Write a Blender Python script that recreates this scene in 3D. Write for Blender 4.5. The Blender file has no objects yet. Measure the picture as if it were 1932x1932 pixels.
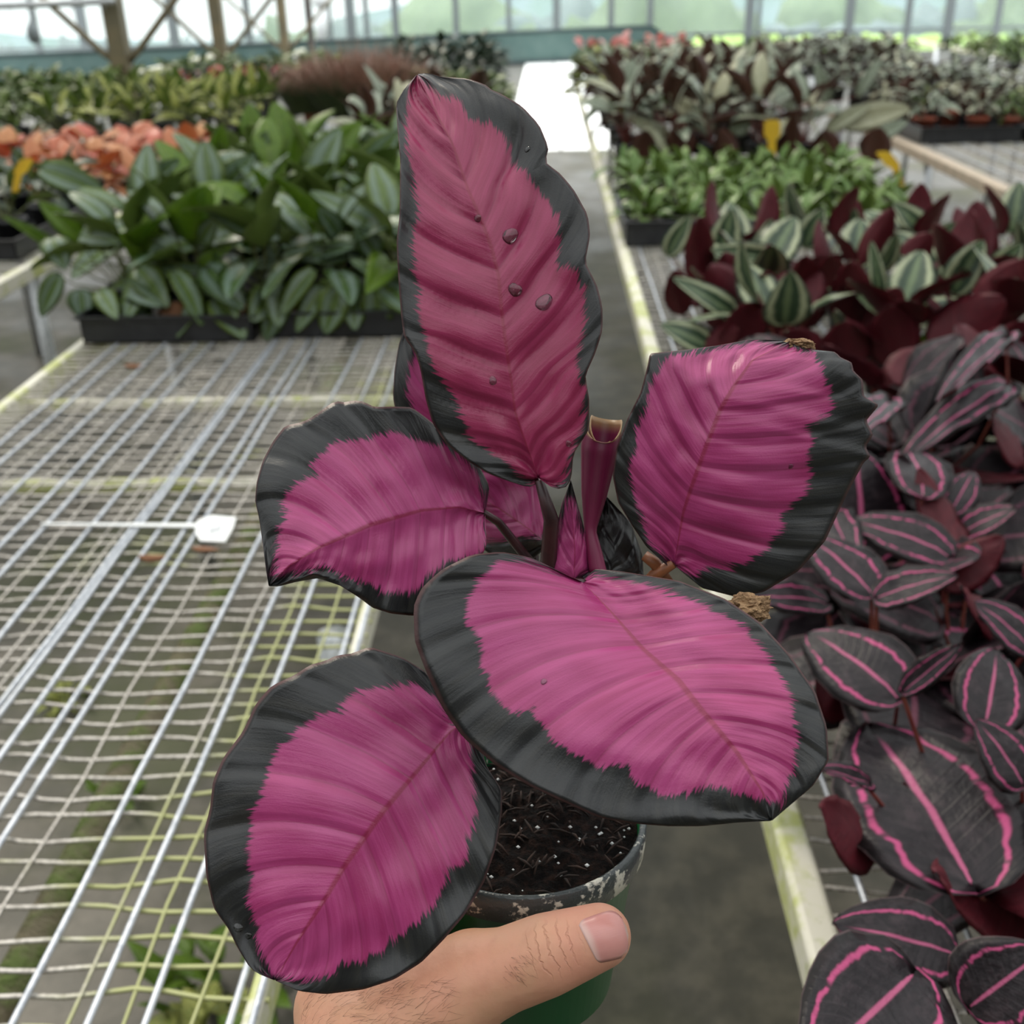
import bpy, bmesh, math, random
import numpy as np
from mathutils import Vector, Matrix, Euler, noise as mnoise
from mathutils.bvhtree import BVHTree

random.seed(7)
sc = bpy.context.scene
col = sc.collection

# ------------------------------------------------------------------ camera, light, exposure
FPX, CC = 2000.0, 966.0
SKY_H = 1.35
CAM = Vector((0, 0, 1.5))
PITCH, YAW, ROLL = math.radians(26.66), math.radians(2.266), math.radians(-1.4)
CROT = Matrix.Rotation(YAW, 3, 'Z') @ Matrix.Rotation(math.pi/2-PITCH, 3, 'X') @ Matrix.Rotation(ROLL, 3, 'Z')
cd = bpy.data.cameras.new('camera'); cam = bpy.data.objects.new('camera', cd); col.objects.link(cam)
cam.matrix_world = Matrix.Translation(CAM) @ CROT.to_4x4()
cd.sensor_fit = 'HORIZONTAL'; cd.sensor_width = 36; cd.lens = 36*FPX/1932
cd.clip_start = .02; cd.clip_end = 400
cd.dof.use_dof = True; cd.dof.focus_distance = .385; cd.dof.aperture_fstop = 13
sc.camera = cam
w = bpy.data.worlds.new('overcast_sky'); sc.world = w; w.use_nodes = True
wt = w.node_tree; bg = wt.nodes['Background']                           # overcast sky: three times brighter overhead than at the horizon
tcw = wt.nodes.new('ShaderNodeTexCoord'); sxw = wt.nodes.new('ShaderNodeSeparateXYZ'); mrw = wt.nodes.new('ShaderNodeMapRange')
wt.links.new(tcw.outputs['Generated'], sxw.inputs[0]); wt.links.new(sxw.outputs[2], mrw.inputs[0])
mrw.inputs[1].default_value = 0; mrw.inputs[2].default_value = 1; mrw.inputs[3].default_value = SKY_H; mrw.inputs[4].default_value = SKY_H*3
wt.links.new(mrw.outputs[0], bg.inputs[1]); bg.inputs[0].default_value = (.94, .97, 1.0, 1)
sd_ = bpy.data.lights.new('sun', 'SUN'); sun = bpy.data.objects.new('sun', sd_); col.objects.link(sun)
sd_.energy = 2.6; sd_.angle = math.radians(14); sd_.color = (1.0, .9, .76)
sun.rotation_euler = Vector((.35, -.62, -.75)).to_track_quat('-Z', 'Y').to_euler()   # from behind the plant, left, high
vs = sc.view_settings; vs.view_transform = 'Standard'; vs.look = 'None'; vs.gamma = 1; vs.exposure = 0.15; vs.use_curve_mapping = False

def ray(px, py): return CROT @ Vector(((px-CC)/FPX, -(py-CC)/FPX, -1))
def P(px, py, dep): return CAM + ray(px, py)*dep                       # point at a depth along the view axis
def G(px, py, z): d = ray(px, py); return CAM + d*((z-1.5)/d.z)         # point on a horizontal plane
def AY(px, py, Y): d = ray(px, py); return CAM + d*(Y/d.y)              # point at a distance Y down the aisle
def depth(p): return -((CROT.transposed() @ (Vector(p)-CAM)).z)

# ------------------------------------------------------------------ object helpers
def tag(o, label=None, cat=None, group=None, kind=None):
    for k, v in (('label', label), ('category', cat), ('group', group), ('kind', kind)):
        if v: o[k] = v
    return o
def link(name, data, parent=None, mat=None, M=None):
    o = bpy.data.objects.new(name, data); col.objects.link(o)
    if mat is not None and data is not None and not len(data.materials):
        for m in (mat if isinstance(mat, (list, tuple)) else [mat]): data.materials.append(m)
    if parent is not None:
        o.parent = parent
        if M is not None: o.matrix_local = Matrix.Translation(-parent.location) @ M
        else: o.matrix_local = Matrix.Translation(-parent.location)
    elif M is not None: o.matrix_world = M
    return o
def empty(name, loc, label, cat, group=None):
    o = bpy.data.objects.new(name, None); col.objects.link(o); o.location = loc; o.empty_display_size = .02
    return tag(o, label, cat, group)
def mesh(name, v, f, mats=(), smooth=True, mi=None, uv=None):
    m = bpy.data.meshes.new(name); m.from_pydata([tuple(x) for x in v], [], f); m.update()
    for x in mats: m.materials.append(x)
    if smooth: m.polygons.foreach_set('use_smooth', [True]*len(m.polygons))
    if mi is not None: m.polygons.foreach_set('material_index', mi)
    if uv is not None:
        l = m.uv_layers.new(name='UVMap'); idx = np.zeros(len(m.loops), dtype=np.int32); m.loops.foreach_get('vertex_index', idx)
        l.data.foreach_set('uv', np.asarray(uv, dtype=np.float32)[idx].ravel())
    return m
class MB:
    """collects shapes of ONE part"""
    def __init__(s): s.v = []; s.f = []; s.mi = []
    def add(s, v, f, mi=0):
        n = len(s.v); s.v += [Vector(x) for x in v]; s.f += [tuple(i+n for i in q) for q in f]; s.mi += [mi]*len(f); return s
    def box(s, a, b, mi=0):
        x0, y0, z0 = a; x1, y1, z1 = b
        return s.add([(x0,y0,z0),(x1,y0,z0),(x1,y1,z0),(x0,y1,z0),(x0,y0,z1),(x1,y0,z1),(x1,y1,z1),(x0,y1,z1)],
            [(0,3,2,1),(4,5,6,7),(0,1,5,4),(1,2,6,5),(2,3,7,6),(3,0,4,7)], mi)
    def tube(s, pts, r, n=8, cap=True, mi=0):
        pts = [Vector(p) for p in pts]; rs = r if isinstance(r, (list, tuple)) else [r]*len(pts); v = []; f = []
        up = None
        for i, p in enumerate(pts):
            t = (pts[min(i+1, len(pts)-1)] - pts[max(i-1, 0)]).normalized()
            if up is None: up = t.orthogonal().normalized()
            a = (up - t*up.dot(t)).normalized(); b = t.cross(a); up = a
            for k in range(n):
                an = 2*math.pi*k/n; v.append(p + (a*math.cos(an)+b*math.sin(an))*rs[i])
        for i in range(len(pts)-1):
            for k in range(n): f.append((i*n+k, i*n+(k+1)%n, (i+1)*n+(k+1)%n, (i+1)*n+k))
        if cap: f.append(tuple(range(n-1, -1, -1))); f.append(tuple(range((len(pts)-1)*n, len(pts)*n)))
        return s.add(v, f, mi)
    def lathe(s, prof, n=24, c=(0,0,0), mi=0):
        v = []; f = []; c = Vector(c)
        for r, z in prof:
            for k in range(n):
                an = 2*math.pi*k/n; v.append(c+Vector((r*math.cos(an), r*math.sin(an), z)))
        for i in range(len(prof)-1):
            for k in range(n): f.append((i*n+k, i*n+(k+1)%n, (i+1)*n+(k+1)%n, (i+1)*n+k))
        return s.add(v, f, mi)
    def mesh(s, name, mats=(), smooth=True): return mesh(name, s.v, s.f, mats, smooth, s.mi)
    def build(s, name, mats, parent=None, smooth=True, M=None):
        return link(name, s.mesh(name, mats if isinstance(mats, (list, tuple)) else [mats], smooth), parent, M=M)

# ------------------------------------------------------------------ node helpers
class NT:
    def __init__(s, name):
        s.m = bpy.data.materials.new(name); s.m.use_nodes = True; s.t = s.m.node_tree; s.t.nodes.clear()
        s.out = s.t.nodes.new('ShaderNodeOutputMaterial')
    def n(s, ty, **k):
        x = s.t.nodes.new(ty)
        for a, b in k.items(): setattr(x, a, b)
        return x
    def put(s, sock, v):
        if isinstance(v, bpy.types.NodeSocket): s.t.links.new(v, sock)
        elif isinstance(v, (tuple, list)): sock.default_value = tuple(v)+((1,) if len(v) == 3 and sock.type == 'RGBA' else ())
        else: sock.default_value = v
    def ma(s, op, a, b=0.0, c=0.0, clamp=False):
        x = s.n('ShaderNodeMath', operation=op, use_clamp=clamp)
        for i, v in enumerate((a, b, c)): s.put(x.inputs[i], v)
        return x.outputs[0]
    def ss(s, v, lo, hi):                                            # smoothstep
        x = s.n('ShaderNodeMapRange', interpolation_type='SMOOTHSTEP'); s.put(x.inputs[0], v); s.put(x.inputs[1], lo); s.put(x.inputs[2], hi); return x.outputs[0]
    def mix(s, f, a, b, mode='MIX'):
        x = s.n('ShaderNodeMix', data_type='RGBA', blend_type=mode); s.put(x.inputs[0], f); s.put(x.inputs[6], a); s.put(x.inputs[7], b); return x.outputs[2]
    def xyz(s, x=0.0, y=0.0, z=0.0):
        q = s.n('ShaderNodeCombineXYZ')
        for i, v in enumerate((x, y, z)): s.put(q.inputs[i], v)
        return q.outputs[0]
    def noise(s, vec, scale=5, detail=2, rough=.5, out=0):
        x = s.n('ShaderNodeTexNoise'); s.put(x.inputs['Vector'], vec); x.inputs['Scale'].default_value = scale; x.inputs['Detail'].default_value = detail; x.inputs['Roughness'].default_value = rough
        return x.outputs[out]
    def uv(s):
        q = s.n('ShaderNodeSeparateXYZ'); u = s.n('ShaderNodeUVMap', uv_map='UVMap'); s.put(q.inputs[0], u.outputs[0])
        v = s.ma('MULTIPLY_ADD', q.outputs[1], 2.0, -1.0)
        return q.outputs[0], s.ma('ABSOLUTE', v), v
    def co(s, k='Object'): return s.n('ShaderNodeTexCoord').outputs[k]
    def rnd(s): return s.n('ShaderNodeObjectInfo').outputs['Random']
    def bump(s, h, dist=.001, st=.5):
        b = s.n('ShaderNodeBump'); b.inputs['Strength'].default_value = st; b.inputs['Distance'].default_value = dist; s.put(b.inputs['Height'], h); return b.outputs[0]
    def fin(s, color, rough=.5, spec=.5, normal=None, trans=0.0, metal=0.0, tcol=None, sss=0, **k):
        p = s.n('ShaderNodeBsdfPrincipled'); s.put(p.inputs['Base Color'], color); s.put(p.inputs['Roughness'], rough)
        p.inputs['Specular IOR Level'].default_value = spec; s.put(p.inputs['Metallic'], metal)
        if sss: p.inputs['Subsurface Weight'].default_value = sss; p.inputs['Subsurface Radius'].default_value = (.01, .004, .002); p.inputs['Subsurface Scale'].default_value = 1.0
        if normal is not None: s.put(p.inputs['Normal'], normal)
        sh = p.outputs[0]
        if trans:
            t = s.n('ShaderNodeBsdfTranslucent'); s.put(t.inputs[0], tcol if tcol is not None else color)
            mx = s.n('ShaderNodeMixShader'); mx.inputs[0].default_value = trans; s.t.links.new(sh, mx.inputs[1]); s.t.links.new(t.outputs[0], mx.inputs[2]); sh = mx.outputs[0]
        s.t.links.new(sh, s.out.inputs[0]); return s.m

def simple(name, c1, c2=None, rough=.5, scale=20, spec=.5, metal=0.0, bump=0, coord='Object'):
    q = NT(name); c2 = c2 or tuple(x*.75 for x in c1)
    nz = q.noise(q.co(coord), scale, 4, .6)
    return q.fin(q.mix(q.ss(nz, .35, .65), c1, c2), rough, spec, q.bump(nz, bump, 1.0) if bump else None, metal=metal)

# ------------------------------------------------------------------ materials: setting
def concrete():
    q = NT('wet_concrete'); c = q.co(); a = q.noise(c, 1.3, 5, .6); b = q.noise(c, 9, 5, .65); g = q.noise(c, 60, 3, .6)
    col_ = q.mix(q.ss(b, .35, .7), (.07, .065, .05), (.13, .115, .09))
    col_ = q.mix(q.ma('MULTIPLY', q.ss(a, .48, .62), .7), col_, (.07, .08, .03))
    col_ = q.mix(q.ss(g, .66, .72), col_, (.13, .12, .1))
    sp = q.n('ShaderNodeSeparateXYZ'); q.put(sp.inputs[0], c); xx = q.ma('MULTIPLY_ADD', a, .25, sp.outputs[0])       # darker strip along the aisle
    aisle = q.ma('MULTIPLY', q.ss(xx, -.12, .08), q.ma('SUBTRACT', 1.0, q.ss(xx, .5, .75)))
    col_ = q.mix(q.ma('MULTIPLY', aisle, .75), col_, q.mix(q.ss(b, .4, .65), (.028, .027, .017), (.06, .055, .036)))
    return q.fin(col_, q.ma('MULTIPLY_ADD', q.ss(a, .4, .6), .25, .42), .35, q.bump(b, .01, .4))
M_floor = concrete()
M_slab = simple('sun_painted_concrete', (.93, .93, .9), (.86, .87, .84), .35, 3)  # near-white base colour carries the sunlight on the far floor
M_joint = simple('slab_bedding', (.07, .07, .06), None, .8, 8)
M_galv = simple('galvanised_steel', (.62, .64, .66), (.42, .44, .45), .38, 60, .5, .55)
def wire_mat():
    q = NT('galvanised_wire_with_algae'); g = q.n('ShaderNodeNewGeometry').outputs[0]
    nz = q.noise(g, 3.2, 4, .65); sp = q.n('ShaderNodeSeparateXYZ'); q.put(sp.inputs[0], g)
    edge = q.ma('SUBTRACT', q.ss(sp.outputs[0], -.46, -.24), q.ma('MULTIPLY', q.ss(sp.outputs[0], -.15, 0.0), 1.2))
    alg = q.ss(q.ma('MULTIPLY_ADD', edge, .26, nz), .56, .7)
    fine = q.noise(g, 240, 2, .6)
    base = q.mix(q.ss(fine, .4, .62), (.62, .58, .53), (.38, .35, .31))
    return q.fin(q.mix(alg, base, (.42, .43, .19)), .42, .5, None, metal=q.ma('MULTIPLY_ADD', alg, -.3, .3))
M_wire = wire_mat()
def rod_mat():
    q = NT('galvanised_rod'); g = q.n('ShaderNodeNewGeometry').outputs[0]; nz = q.noise(g, 90, 3, .6); b = q.noise(g, 4, 3, .6)
    base = q.mix(q.ss(nz, .4, .65), (.62, .65, .7), (.42, .45, .5))
    return q.fin(q.mix(q.ma('MULTIPLY', q.ss(b, .58, .7), .6), base, (.25, .25, .22)), .36, .5, None, metal=.35)
M_rod = rod_mat()
def rail_mat():
    q = NT('cream_rail_with_algae'); g = q.n('ShaderNodeNewGeometry').outputs[0]; nz = q.noise(g, 14, 5, .65); b = q.noise(g, 55, 3, .6)
    base = q.mix(q.ss(nz, .46, .62), (.72, .69, .58), (.5, .53, .2))
    return q.fin(q.mix(q.ma('MULTIPLY', q.ss(b, .56, .7), .5), base, (.3, .33, .12)), .45, .4, None)
M_rail = rail_mat()
M_moss = simple('mossy_pipe', (.2, .17, .11), (.13, .17, .05), .8, 30, .3, 0, .01)
M_blackplastic = simple('black_plastic', (.016, .017, .02), (.026, .027, .03), .42, 30)
M_terracotta = simple('terracotta_plastic', (.42, .1, .045), (.32, .075, .04), .5, 20)
M_greenpot = simple('green_plastic', (.008, .11, .035), (.006, .085, .03), .3, 12)
M_soil = None
def soil_mat():
    q = NT('potting_mix'); c = q.co(); a = q.noise(c, 260, 5, .7); b = q.noise(c, 700, 2, .6); d = q.noise(c, 210, 0, .5)
    cc = q.mix(q.ss(a, .42, .68), (.0035, .002, .0018), (.028, .013, .009))
    return q.fin(cc, .9, .2, q.bump(a, .006, 1.0))
M_soil = soil_mat()
M_film = None
def film():
    q = NT('translucent_plastic_film'); c = q.co(); nz = q.noise(c, .6, 3, .6)
    t = q.n('ShaderNodeBsdfTransparent'); t.inputs[0].default_value = (.95, .98, .97, 1)
    d = q.n('ShaderNodeBsdfTranslucent'); d.inputs[0].default_value = (.9, .93, .93, 1)
    d2 = q.n('ShaderNodeBsdfDiffuse'); d2.inputs[0].default_value = (.8, .88, .88, 1)
    m0 = q.n('ShaderNodeMixShader'); m0.inputs[0].default_value = .5; q.t.links.new(d.outputs[0], m0.inputs[1]); q.t.links.new(d2.outputs[0], m0.inputs[2])
    m = q.n('ShaderNodeMixShader'); q.put(m.inputs[0], q.ma('MULTIPLY_ADD', nz, .08, .05)); q.t.links.new(t.outputs[0], m.inputs[1]); q.t.links.new(m0.outputs[0], m.inputs[2])
    q.t.links.new(m.outputs[0], q.out.inputs[0]); return q.m
M_film = film()
M_net = simple('green_shade_net', (.055, .105, .094), (.075, .125, .112), .7, 4)
M_netdark = simple('net_hem', (.03, .05, .05), None, .7, 6)
M_post = simple('olive_painted_post', (.2, .16, .09), (.15, .13, .08), .6, 6)
M_postdark = simple('dark_steel_post', (.07, .06, .055), (.1, .09, .08), .5, 6)
M_mull = simple('weathered_aluminium', (.15, .17, .17), (.11, .13, .13), .5, 6)
M_wood = simple('weathered_timber', (.5, .4, .3), (.4, .33, .25), .7, 16)
M_white = simple('white_plastic', (.85, .86, .85), (.78, .8, .8), .35, 20)
M_yellow = simple('yellow_plastic', (.75, .48, .03), (.65, .4, .03), .4, 20)
M_grass = simple('lawn', (.3, .42, .07), (.2, .32, .06), .8, 2)

# ------------------------------------------------------------------ setting: floor, back wall, outside
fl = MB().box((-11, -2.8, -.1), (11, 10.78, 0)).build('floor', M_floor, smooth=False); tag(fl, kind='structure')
fl2 = MB().box((-9, 10.8, -.1), (9, 24.5, -.012)).build('floor_far', M_joint, smooth=False); tag(fl2, kind='structure')
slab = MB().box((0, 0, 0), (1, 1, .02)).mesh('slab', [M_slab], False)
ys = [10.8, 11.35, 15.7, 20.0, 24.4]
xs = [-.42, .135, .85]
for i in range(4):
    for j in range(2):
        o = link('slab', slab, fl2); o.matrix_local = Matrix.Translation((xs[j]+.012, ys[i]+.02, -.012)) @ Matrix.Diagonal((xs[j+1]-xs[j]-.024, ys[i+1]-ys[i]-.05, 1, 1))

# unseen shade-cloth roof and side walls, added to dim the daylight
def cloth(t):
    q = NT('added_shade_cloth'); x = q.n('ShaderNodeBsdfTransparent'); x.inputs[0].default_value = (t, t, t*.97, 1); q.t.links.new(x.outputs[0], q.out.inputs[0]); return q.m
M_cloth = cloth(.42)
for nm_s, vv in (('added_shade_roof', [(-11, -2.8, 3.4), (11, -2.8, 3.4), (11, 10.7, 3.4), (-11, 10.7, 3.4)]), 
                 ('added_shade_left', [(-11, -2.8, 0), (-11, 10.7, 0), (-11, 10.7, 3.4), (-11, -2.8, 3.4)]), ('added_shade_right', [(11, -2.8, 0), (11, 10.7, 0), (11, 10.7, 3.4), (11, -2.8, 3.4)])):
    tag(link(nm_s, mesh(nm_s, vv, [(0, 1, 2, 3)], [M_cloth], False)), kind='structure')
tag(MB().box((-11, -2.95, 0), (11, -2.8, 3.6)).build('added_light_block', simple('light_blocking_boards', (.16, .15, .12), (.12, .12, .1), .8, 3), smooth=False), kind='structure')  # unseen wall added to cut light from behind the camera
WY = 25.0
wall = MB().box((-26, WY, -.3), (26, WY+.01, 6)).build('wall_back', M_film, smooth=False); tag(wall, kind='structure')
mul = MB().box((-.5, -.5, 0), (.5, .5, 1)).mesh('mullion', [M_mull], False)
for px, wd in ((1050, .16), (1153, .13), (1227, .13), (1415, .19), (1433, .08), (1604, .19), (1715, .13), (1792, .19), (860, .13), (960, .1), (745, .15), (660, .2), (690, .1), (620, .1), (465, .14), (322, .2), (150, .2), (60, .12), (1885, .12)):
    p = AY(px, 20, WY-.1); link('mullion', mul, wall, M=Matrix.Translation((p.x, WY-.1, -.3)) @ Matrix.Diagonal((wd, .1, 6.3, 1)))
for z in (.34, 2.6):
    link('mullion', mul, wall, M=Matrix.Translation((0, WY-.1, z)) @ Matrix.Diagonal((52, .08, .06, 1)))
# white downpipe against the film
dp = MB().tube([AY(607, 78, 23.5), AY(607, 0, 23.5)], .12, 10); dpp = empty('downpipe', AY(607, 78, 23.5), 'white vertical downpipe at the back wall behind the braced posts', 'pipe'); dp.build('pipe', M_white, dpp)
MB().lathe([(.0, -.05), (.2, -.05), (.2, .1), (.14, .25), (0, .25)], 12, AY(607, 4, 23.5)).build('cap', M_white, dpp)
# green shade net
a, b = AY(-60, 108, 20), AY(1230, 49, 23.5); lo = -.1
nv = [a, b, Vector((b.x+.75, b.y+.6, lo+.15)), Vector((b.x, b.y, lo)), Vector((a.x, a.y, lo))]
off = Vector((0, .02, 0))
net = empty('shade_net', (a+b)/2*1.0, 'dark green shade net stretched low along the back wall', 'net')
link('net_sheet', mesh('net_sheet', nv+[x+off for x in nv], [(0, 4, 3, 1), (1, 3, 2), (5, 6, 8, 9), (6, 7, 8), (0, 1, 6, 5), (1, 2, 7, 6)], [M_net], False), net)
MB().tube([a, b, nv[2]], .035, 6).build('top_hem', M_netdark, net)
MB().tube([Vector((a.x, a.y-.05, .03)), Vector((b.x, b.y-.05, .03))], .05, 6).build('bottom_hem', M_netdark, net)
# support posts with braces
def post(px, py, Y, wd, label, mat, brace=True):
    b = AY(px, py, Y); e = empty('support_post', (b.x, Y, 0), label, 'post', 'braced posts of the greenhouse'); X = b.x
    MB().box((X-wd/2, Y-wd/2, 0), (X+wd/2, Y+wd/2, 3.0)).build('shaft', mat, e, False)
    if brace:
        zb = AY(px, 100 if Y < 8 else (92 if Y < 11 else 85), Y).z
        for s in (-1, 1):
            MB().tube([(X+s*wd*.4, Y, zb-.05), (X+s*wd*1.0, Y, zb), (X+s*.46, Y, zb+.36), (X+s*1.2, Y, zb+1.05)], wd*.2, 6).build('brace', mat, e)
    return e
post(226, 95, 7.0, .105, 'nearest olive braced post standing among the green plants', M_post)
post(417, 95, 9.6, .1, 'second olive braced post behind the yellow-green plants', M_post)
post(538, 85, 12.4, .09, 'third and thinnest olive braced post beside the brown grass', M_post)
post(588, 85, 13.6, .075, 'thin dark unbraced post just left of the white downpipe', M_postdark, False)
bm_ = empty('roof_beam', AY(100, 6, 6.9), 'pale horizontal tie pipe high between the braced posts', 'pipe')
MB().tube([AY(-60, 14, 6.9), AY(215, 2, 6.9)], .02, 8).build('tube', M_galv, bm_)
for px in (15, 22, 55, 136, 196):
    MB().tube([AY(px, 8, 6.9), AY(px, 19, 6.9)], .004, 5).build('hook', M_galv, bm_)
lt = empty('hanging_lamp', AY(63, 40, 12), 'small clear bulb hanging against the bright sky at top left', 'lamp')
MB().tube([AY(63, 0, 12), AY(63, 58, 12)], .008, 5).build('cord', M_postdark, lt)
MB().lathe([(.0, -.1), (.04, -.09), (.07, -.03), (.065, .04), (.03, .1), (.02, .13), (0, .13)], 12, AY(63, 64, 12)).build('bulb', M_mull, lt)
# outside: sloping ground, trees, bright hedge
og = mesh('ground', [(-60, 25.3, -.4), (60, 25.3, -.4), (90, 90, -9), (-90, 90, -9)], [(0, 1, 2, 3)], [M_grass], False); og = link('ground', og); tag(og, kind='structure')
hv = []; hf = []
n = 60
for i in range(n):
    x = -150+300*i/(n-1)
    top = -2.6+1.6*mnoise.noise((x*.09, 1.7, 0))+min(9, max(0, (x+22)*.3))
    hv += [(x, 110, -14), (x, 111+0*top, top), (x, 140, -14)]
for i in range(n-1):
    q = i*3; hf += [(q, q+3, q+4, q+1), (q+1, q+4, q+5, q+2)]
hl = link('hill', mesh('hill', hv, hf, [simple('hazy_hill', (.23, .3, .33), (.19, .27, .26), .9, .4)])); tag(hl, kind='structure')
M_tree = []
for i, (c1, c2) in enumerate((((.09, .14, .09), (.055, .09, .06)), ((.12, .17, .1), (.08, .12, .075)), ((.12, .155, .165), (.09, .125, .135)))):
    M_tree.append(simple('hazed_tree_foliage_%d' % i, c1, c2, .8, 2.2, .3))  # distance haze put into the foliage colours as blue-grey
M_bark = simple('bark', (.12, .1, .08), None, .9, 4)
def blob(name, seed, mat, sub=3, amp=.35, fr=1.3):
    bm = bmesh.new(); bmesh.ops.create_icosphere(bm, subdivisions=sub, radius=1)
    for v in bm.verts:
        p = v.co.copy(); d = 1+amp*mnoise.noise(p*fr+Vector((seed*3.1, 0, 0)))+amp*.6*mnoise.noise(p*fr*3+Vector((0, seed*2.3, 0)))
        v.co = p*d
    m = bpy.data.meshes.new(name); bm.to_mesh(m); bm.free(); m.materials.append(mat)
    for q in m.polygons: q.use_smooth = True
    return m
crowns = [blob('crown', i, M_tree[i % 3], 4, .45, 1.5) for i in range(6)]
trunk = MB().tube([(0, 0, 0), (.03, 0, .5), (0, .02, 1)], [.06, .045, .03], 7).mesh('trunk', [M_bark])
TR = [(70, 62, 40, 3.2), (190, 52, 44, 3.6), (300, 48, 42, 3.0), (420, 40, 44, 3.4), (560, 30, 40, 3.4), (660, 5, 38, 4), (760, -5, 40, 4.4), (880, -25, 36, 4.4), (990, -30, 37, 4.2),
      (1100, -50, 38, 5), (1240, -60, 35, 5), (1370, -30, 39, 4.6), (1500, 0, 46, 4.6), (1610, -30, 44, 4.6), (1700, -20, 40, 4.2), (1820, -50, 42, 5.2), (1950, -60, 40, 5.2)]
nm = ['first', 'second', 'third', 'fourth', 'fifth', 'sixth', 'seventh', 'eighth', 'ninth', 'tenth', 'eleventh', 'twelfth', 'thirteenth', 'fourteenth', 'fifteenth', 'sixteenth', 'seventeenth', 'eighteenth', 'nineteenth', 'twentieth']
for i, (px, py, Y, r) in enumerate(TR):
    top = AY(px, py, Y); zg = -.4-(Y-25.3)*.13
    e = empty('tree', (top.x, Y, zg), 'hazy green tree behind the clear back wall, %s counting from the left' % nm[i], 'tree', 'trees outside the greenhouse')
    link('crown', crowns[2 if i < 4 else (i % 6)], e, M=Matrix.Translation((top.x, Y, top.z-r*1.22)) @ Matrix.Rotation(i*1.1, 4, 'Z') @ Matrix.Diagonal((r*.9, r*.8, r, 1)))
    link('trunk', trunk, e, M=Matrix.Translation((top.x, Y, zg)) @ Matrix.Diagonal((3, 3, max(.5, top.z-r-zg), 1)))
M_hedge = simple('bright_hedge_leaves', (.42, .55, .1), (.26, .42, .07), .8, 5)
hc = [blob('hedge_foliage', 20+i, M_hedge, 3, .4, 1.8) for i in range(3)]
for i, px in enumerate(range(1330, 2000, 62)):
    t = AY(px, 78-(i % 3)*6, 27); e = empty('hedge_shrub', (t.x, 27, -.62), 'bright yellow-green shrub outside the back wall, %s from the left' % nm[i], 'shrub', 'shrubs of the outside hedge')
    link('foliage', hc[i % 3], e, M=Matrix.Translation((t.x, 27, t.z-.55)) @ Matrix.Rotation(i, 4, 'Z') @ Matrix.Diagonal((.6, .6, .6, 1)))
    link('trunk', trunk, e, M=Matrix.Translation((t.x, 27, -.62)) @ Matrix.Diagonal((1, 1, .8, 1)))

# ------------------------------------------------------------------ benches
BZ = .8
def cross_wire(name, x0, x1, seed, wob=.0025, seg=30, hw=.0017):
    v = []; f = []; rs = random.Random(seed); ph = [rs.uniform(0, 6) for _ in range(4)]
    for i in range(seg+1):
        x = x0+(x1-x0)*i/seg
        dz = wob*(math.sin(x*31+ph[0])+.6*math.sin(x*67+ph[1]))*.5; dy = wob*1.6*(math.sin(x*23+ph[2])+.5*math.sin(x*59+ph[3]))
        for a, b in ((-1, -1), (1, -1), (1, 1), (-1, 1)): v.append((x, dy+a*hw, dz+b*hw*.8))
        if i:
            q = (i-1)*4; f += [(q+k, q+(k+1) % 4, q+4+(k+1) % 4, q+4+k) for k in range(4)]
    return mesh(name, v, f, [M_wire])
def bench(label, x0, x1, y0, y1, wires, cw, rails, legs=True, spacing=.0285, group='wire mesh greenhouse benches', rail_m=M_rail, seed=0, supports=(), leg_in=.05):
    e = empty('mesh_bench', ((x0+x1)/2, (y0+y1)/2, 0), label, 'bench', group)
    for xr, wd in rails:
        m = MB(); m.box((xr, y0, BZ-.04), (xr+wd, y1, BZ+.004)); o = m.build('edge_rail', rail_m, e, False)
        bv = o.modifiers.new('bevel', 'BEVEL'); bv.width = .006; bv.segments = 3
    ms = [cross_wire('cross_wire', x0, x1, seed+i) for i in range(4)]
    y = cw[0]; k = 0; rs = random.Random(seed)
    while y < cw[1]:
        link('cross_wire', ms[k % 4], e, M=Matrix.Translation((0, y+rs.uniform(-.002, .002), BZ-.003))); y += spacing; k += 1
    for xr, kind in wires:
        ya, yb = cw[0]-.02, cw[1]+.02; n = 14; r = .0029 if kind else .0017
        pts = [(xr+.003*math.sin(t*2.7+xr*40)*(.3 if kind else 1), ya+(yb-ya)*t/n, BZ+(.0032 if kind else -.0012)+.001*math.sin(t*1.9+xr*70)) for t in range(n+1)]
        MB().tube(pts, r, 8 if kind else 4).build('rod' if kind else 'long_wire', M_rod if kind else M_wire, e)
    for s in supports: 
        if s[0] == 'x': MB().tube([(x0, s[1], BZ-.03), (x1, s[1], BZ-.03)], .014, 8).build('cross_support', M_rail, e)
        else: MB().tube([(s[1], y0, BZ-.055), (s[1]+s[2], y1, BZ-.055)], .017, 8).build('long_support', M_moss, e)
    if legs:
        yy = y0+.9
        while yy < y1:
            for xx in (x0+leg_in, x1-leg_in): MB().tube([(xx, yy, 0), (xx, yy, BZ-.02)], .02, 10).build('leg', M_galv, e)
            yy += 1.55
    return e
def gx(px): return G(px, 1250, BZ).x
lw = [(gx(p), k) for p, k in ((77, 1), (129, 1), (188, 1), (220, 1), (374, 1), (466, 1), (537, 1), (641, 1), (38, 0), (278, 0), (438, 0), (506, 0), (595, 0), (668, 1), (655, 0))]
lw += [(-.6-.034*i+random.uniform(-.008, .008), 1 if i % 5 not in (1, 3) else 0) for i in range(11)]
bench('left wire mesh bench with an empty near end and white label', -1.035, -.22, .2, 8.2, lw, (.36, 2.5), [(-1.045, .022), (-.236, .013)], seed=3,
      supports=[('x', G(430, 915, .77).y), ('x', G(560, 760, .77).y), ('y', G(347, 1246, .745).x, 0)])
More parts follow.
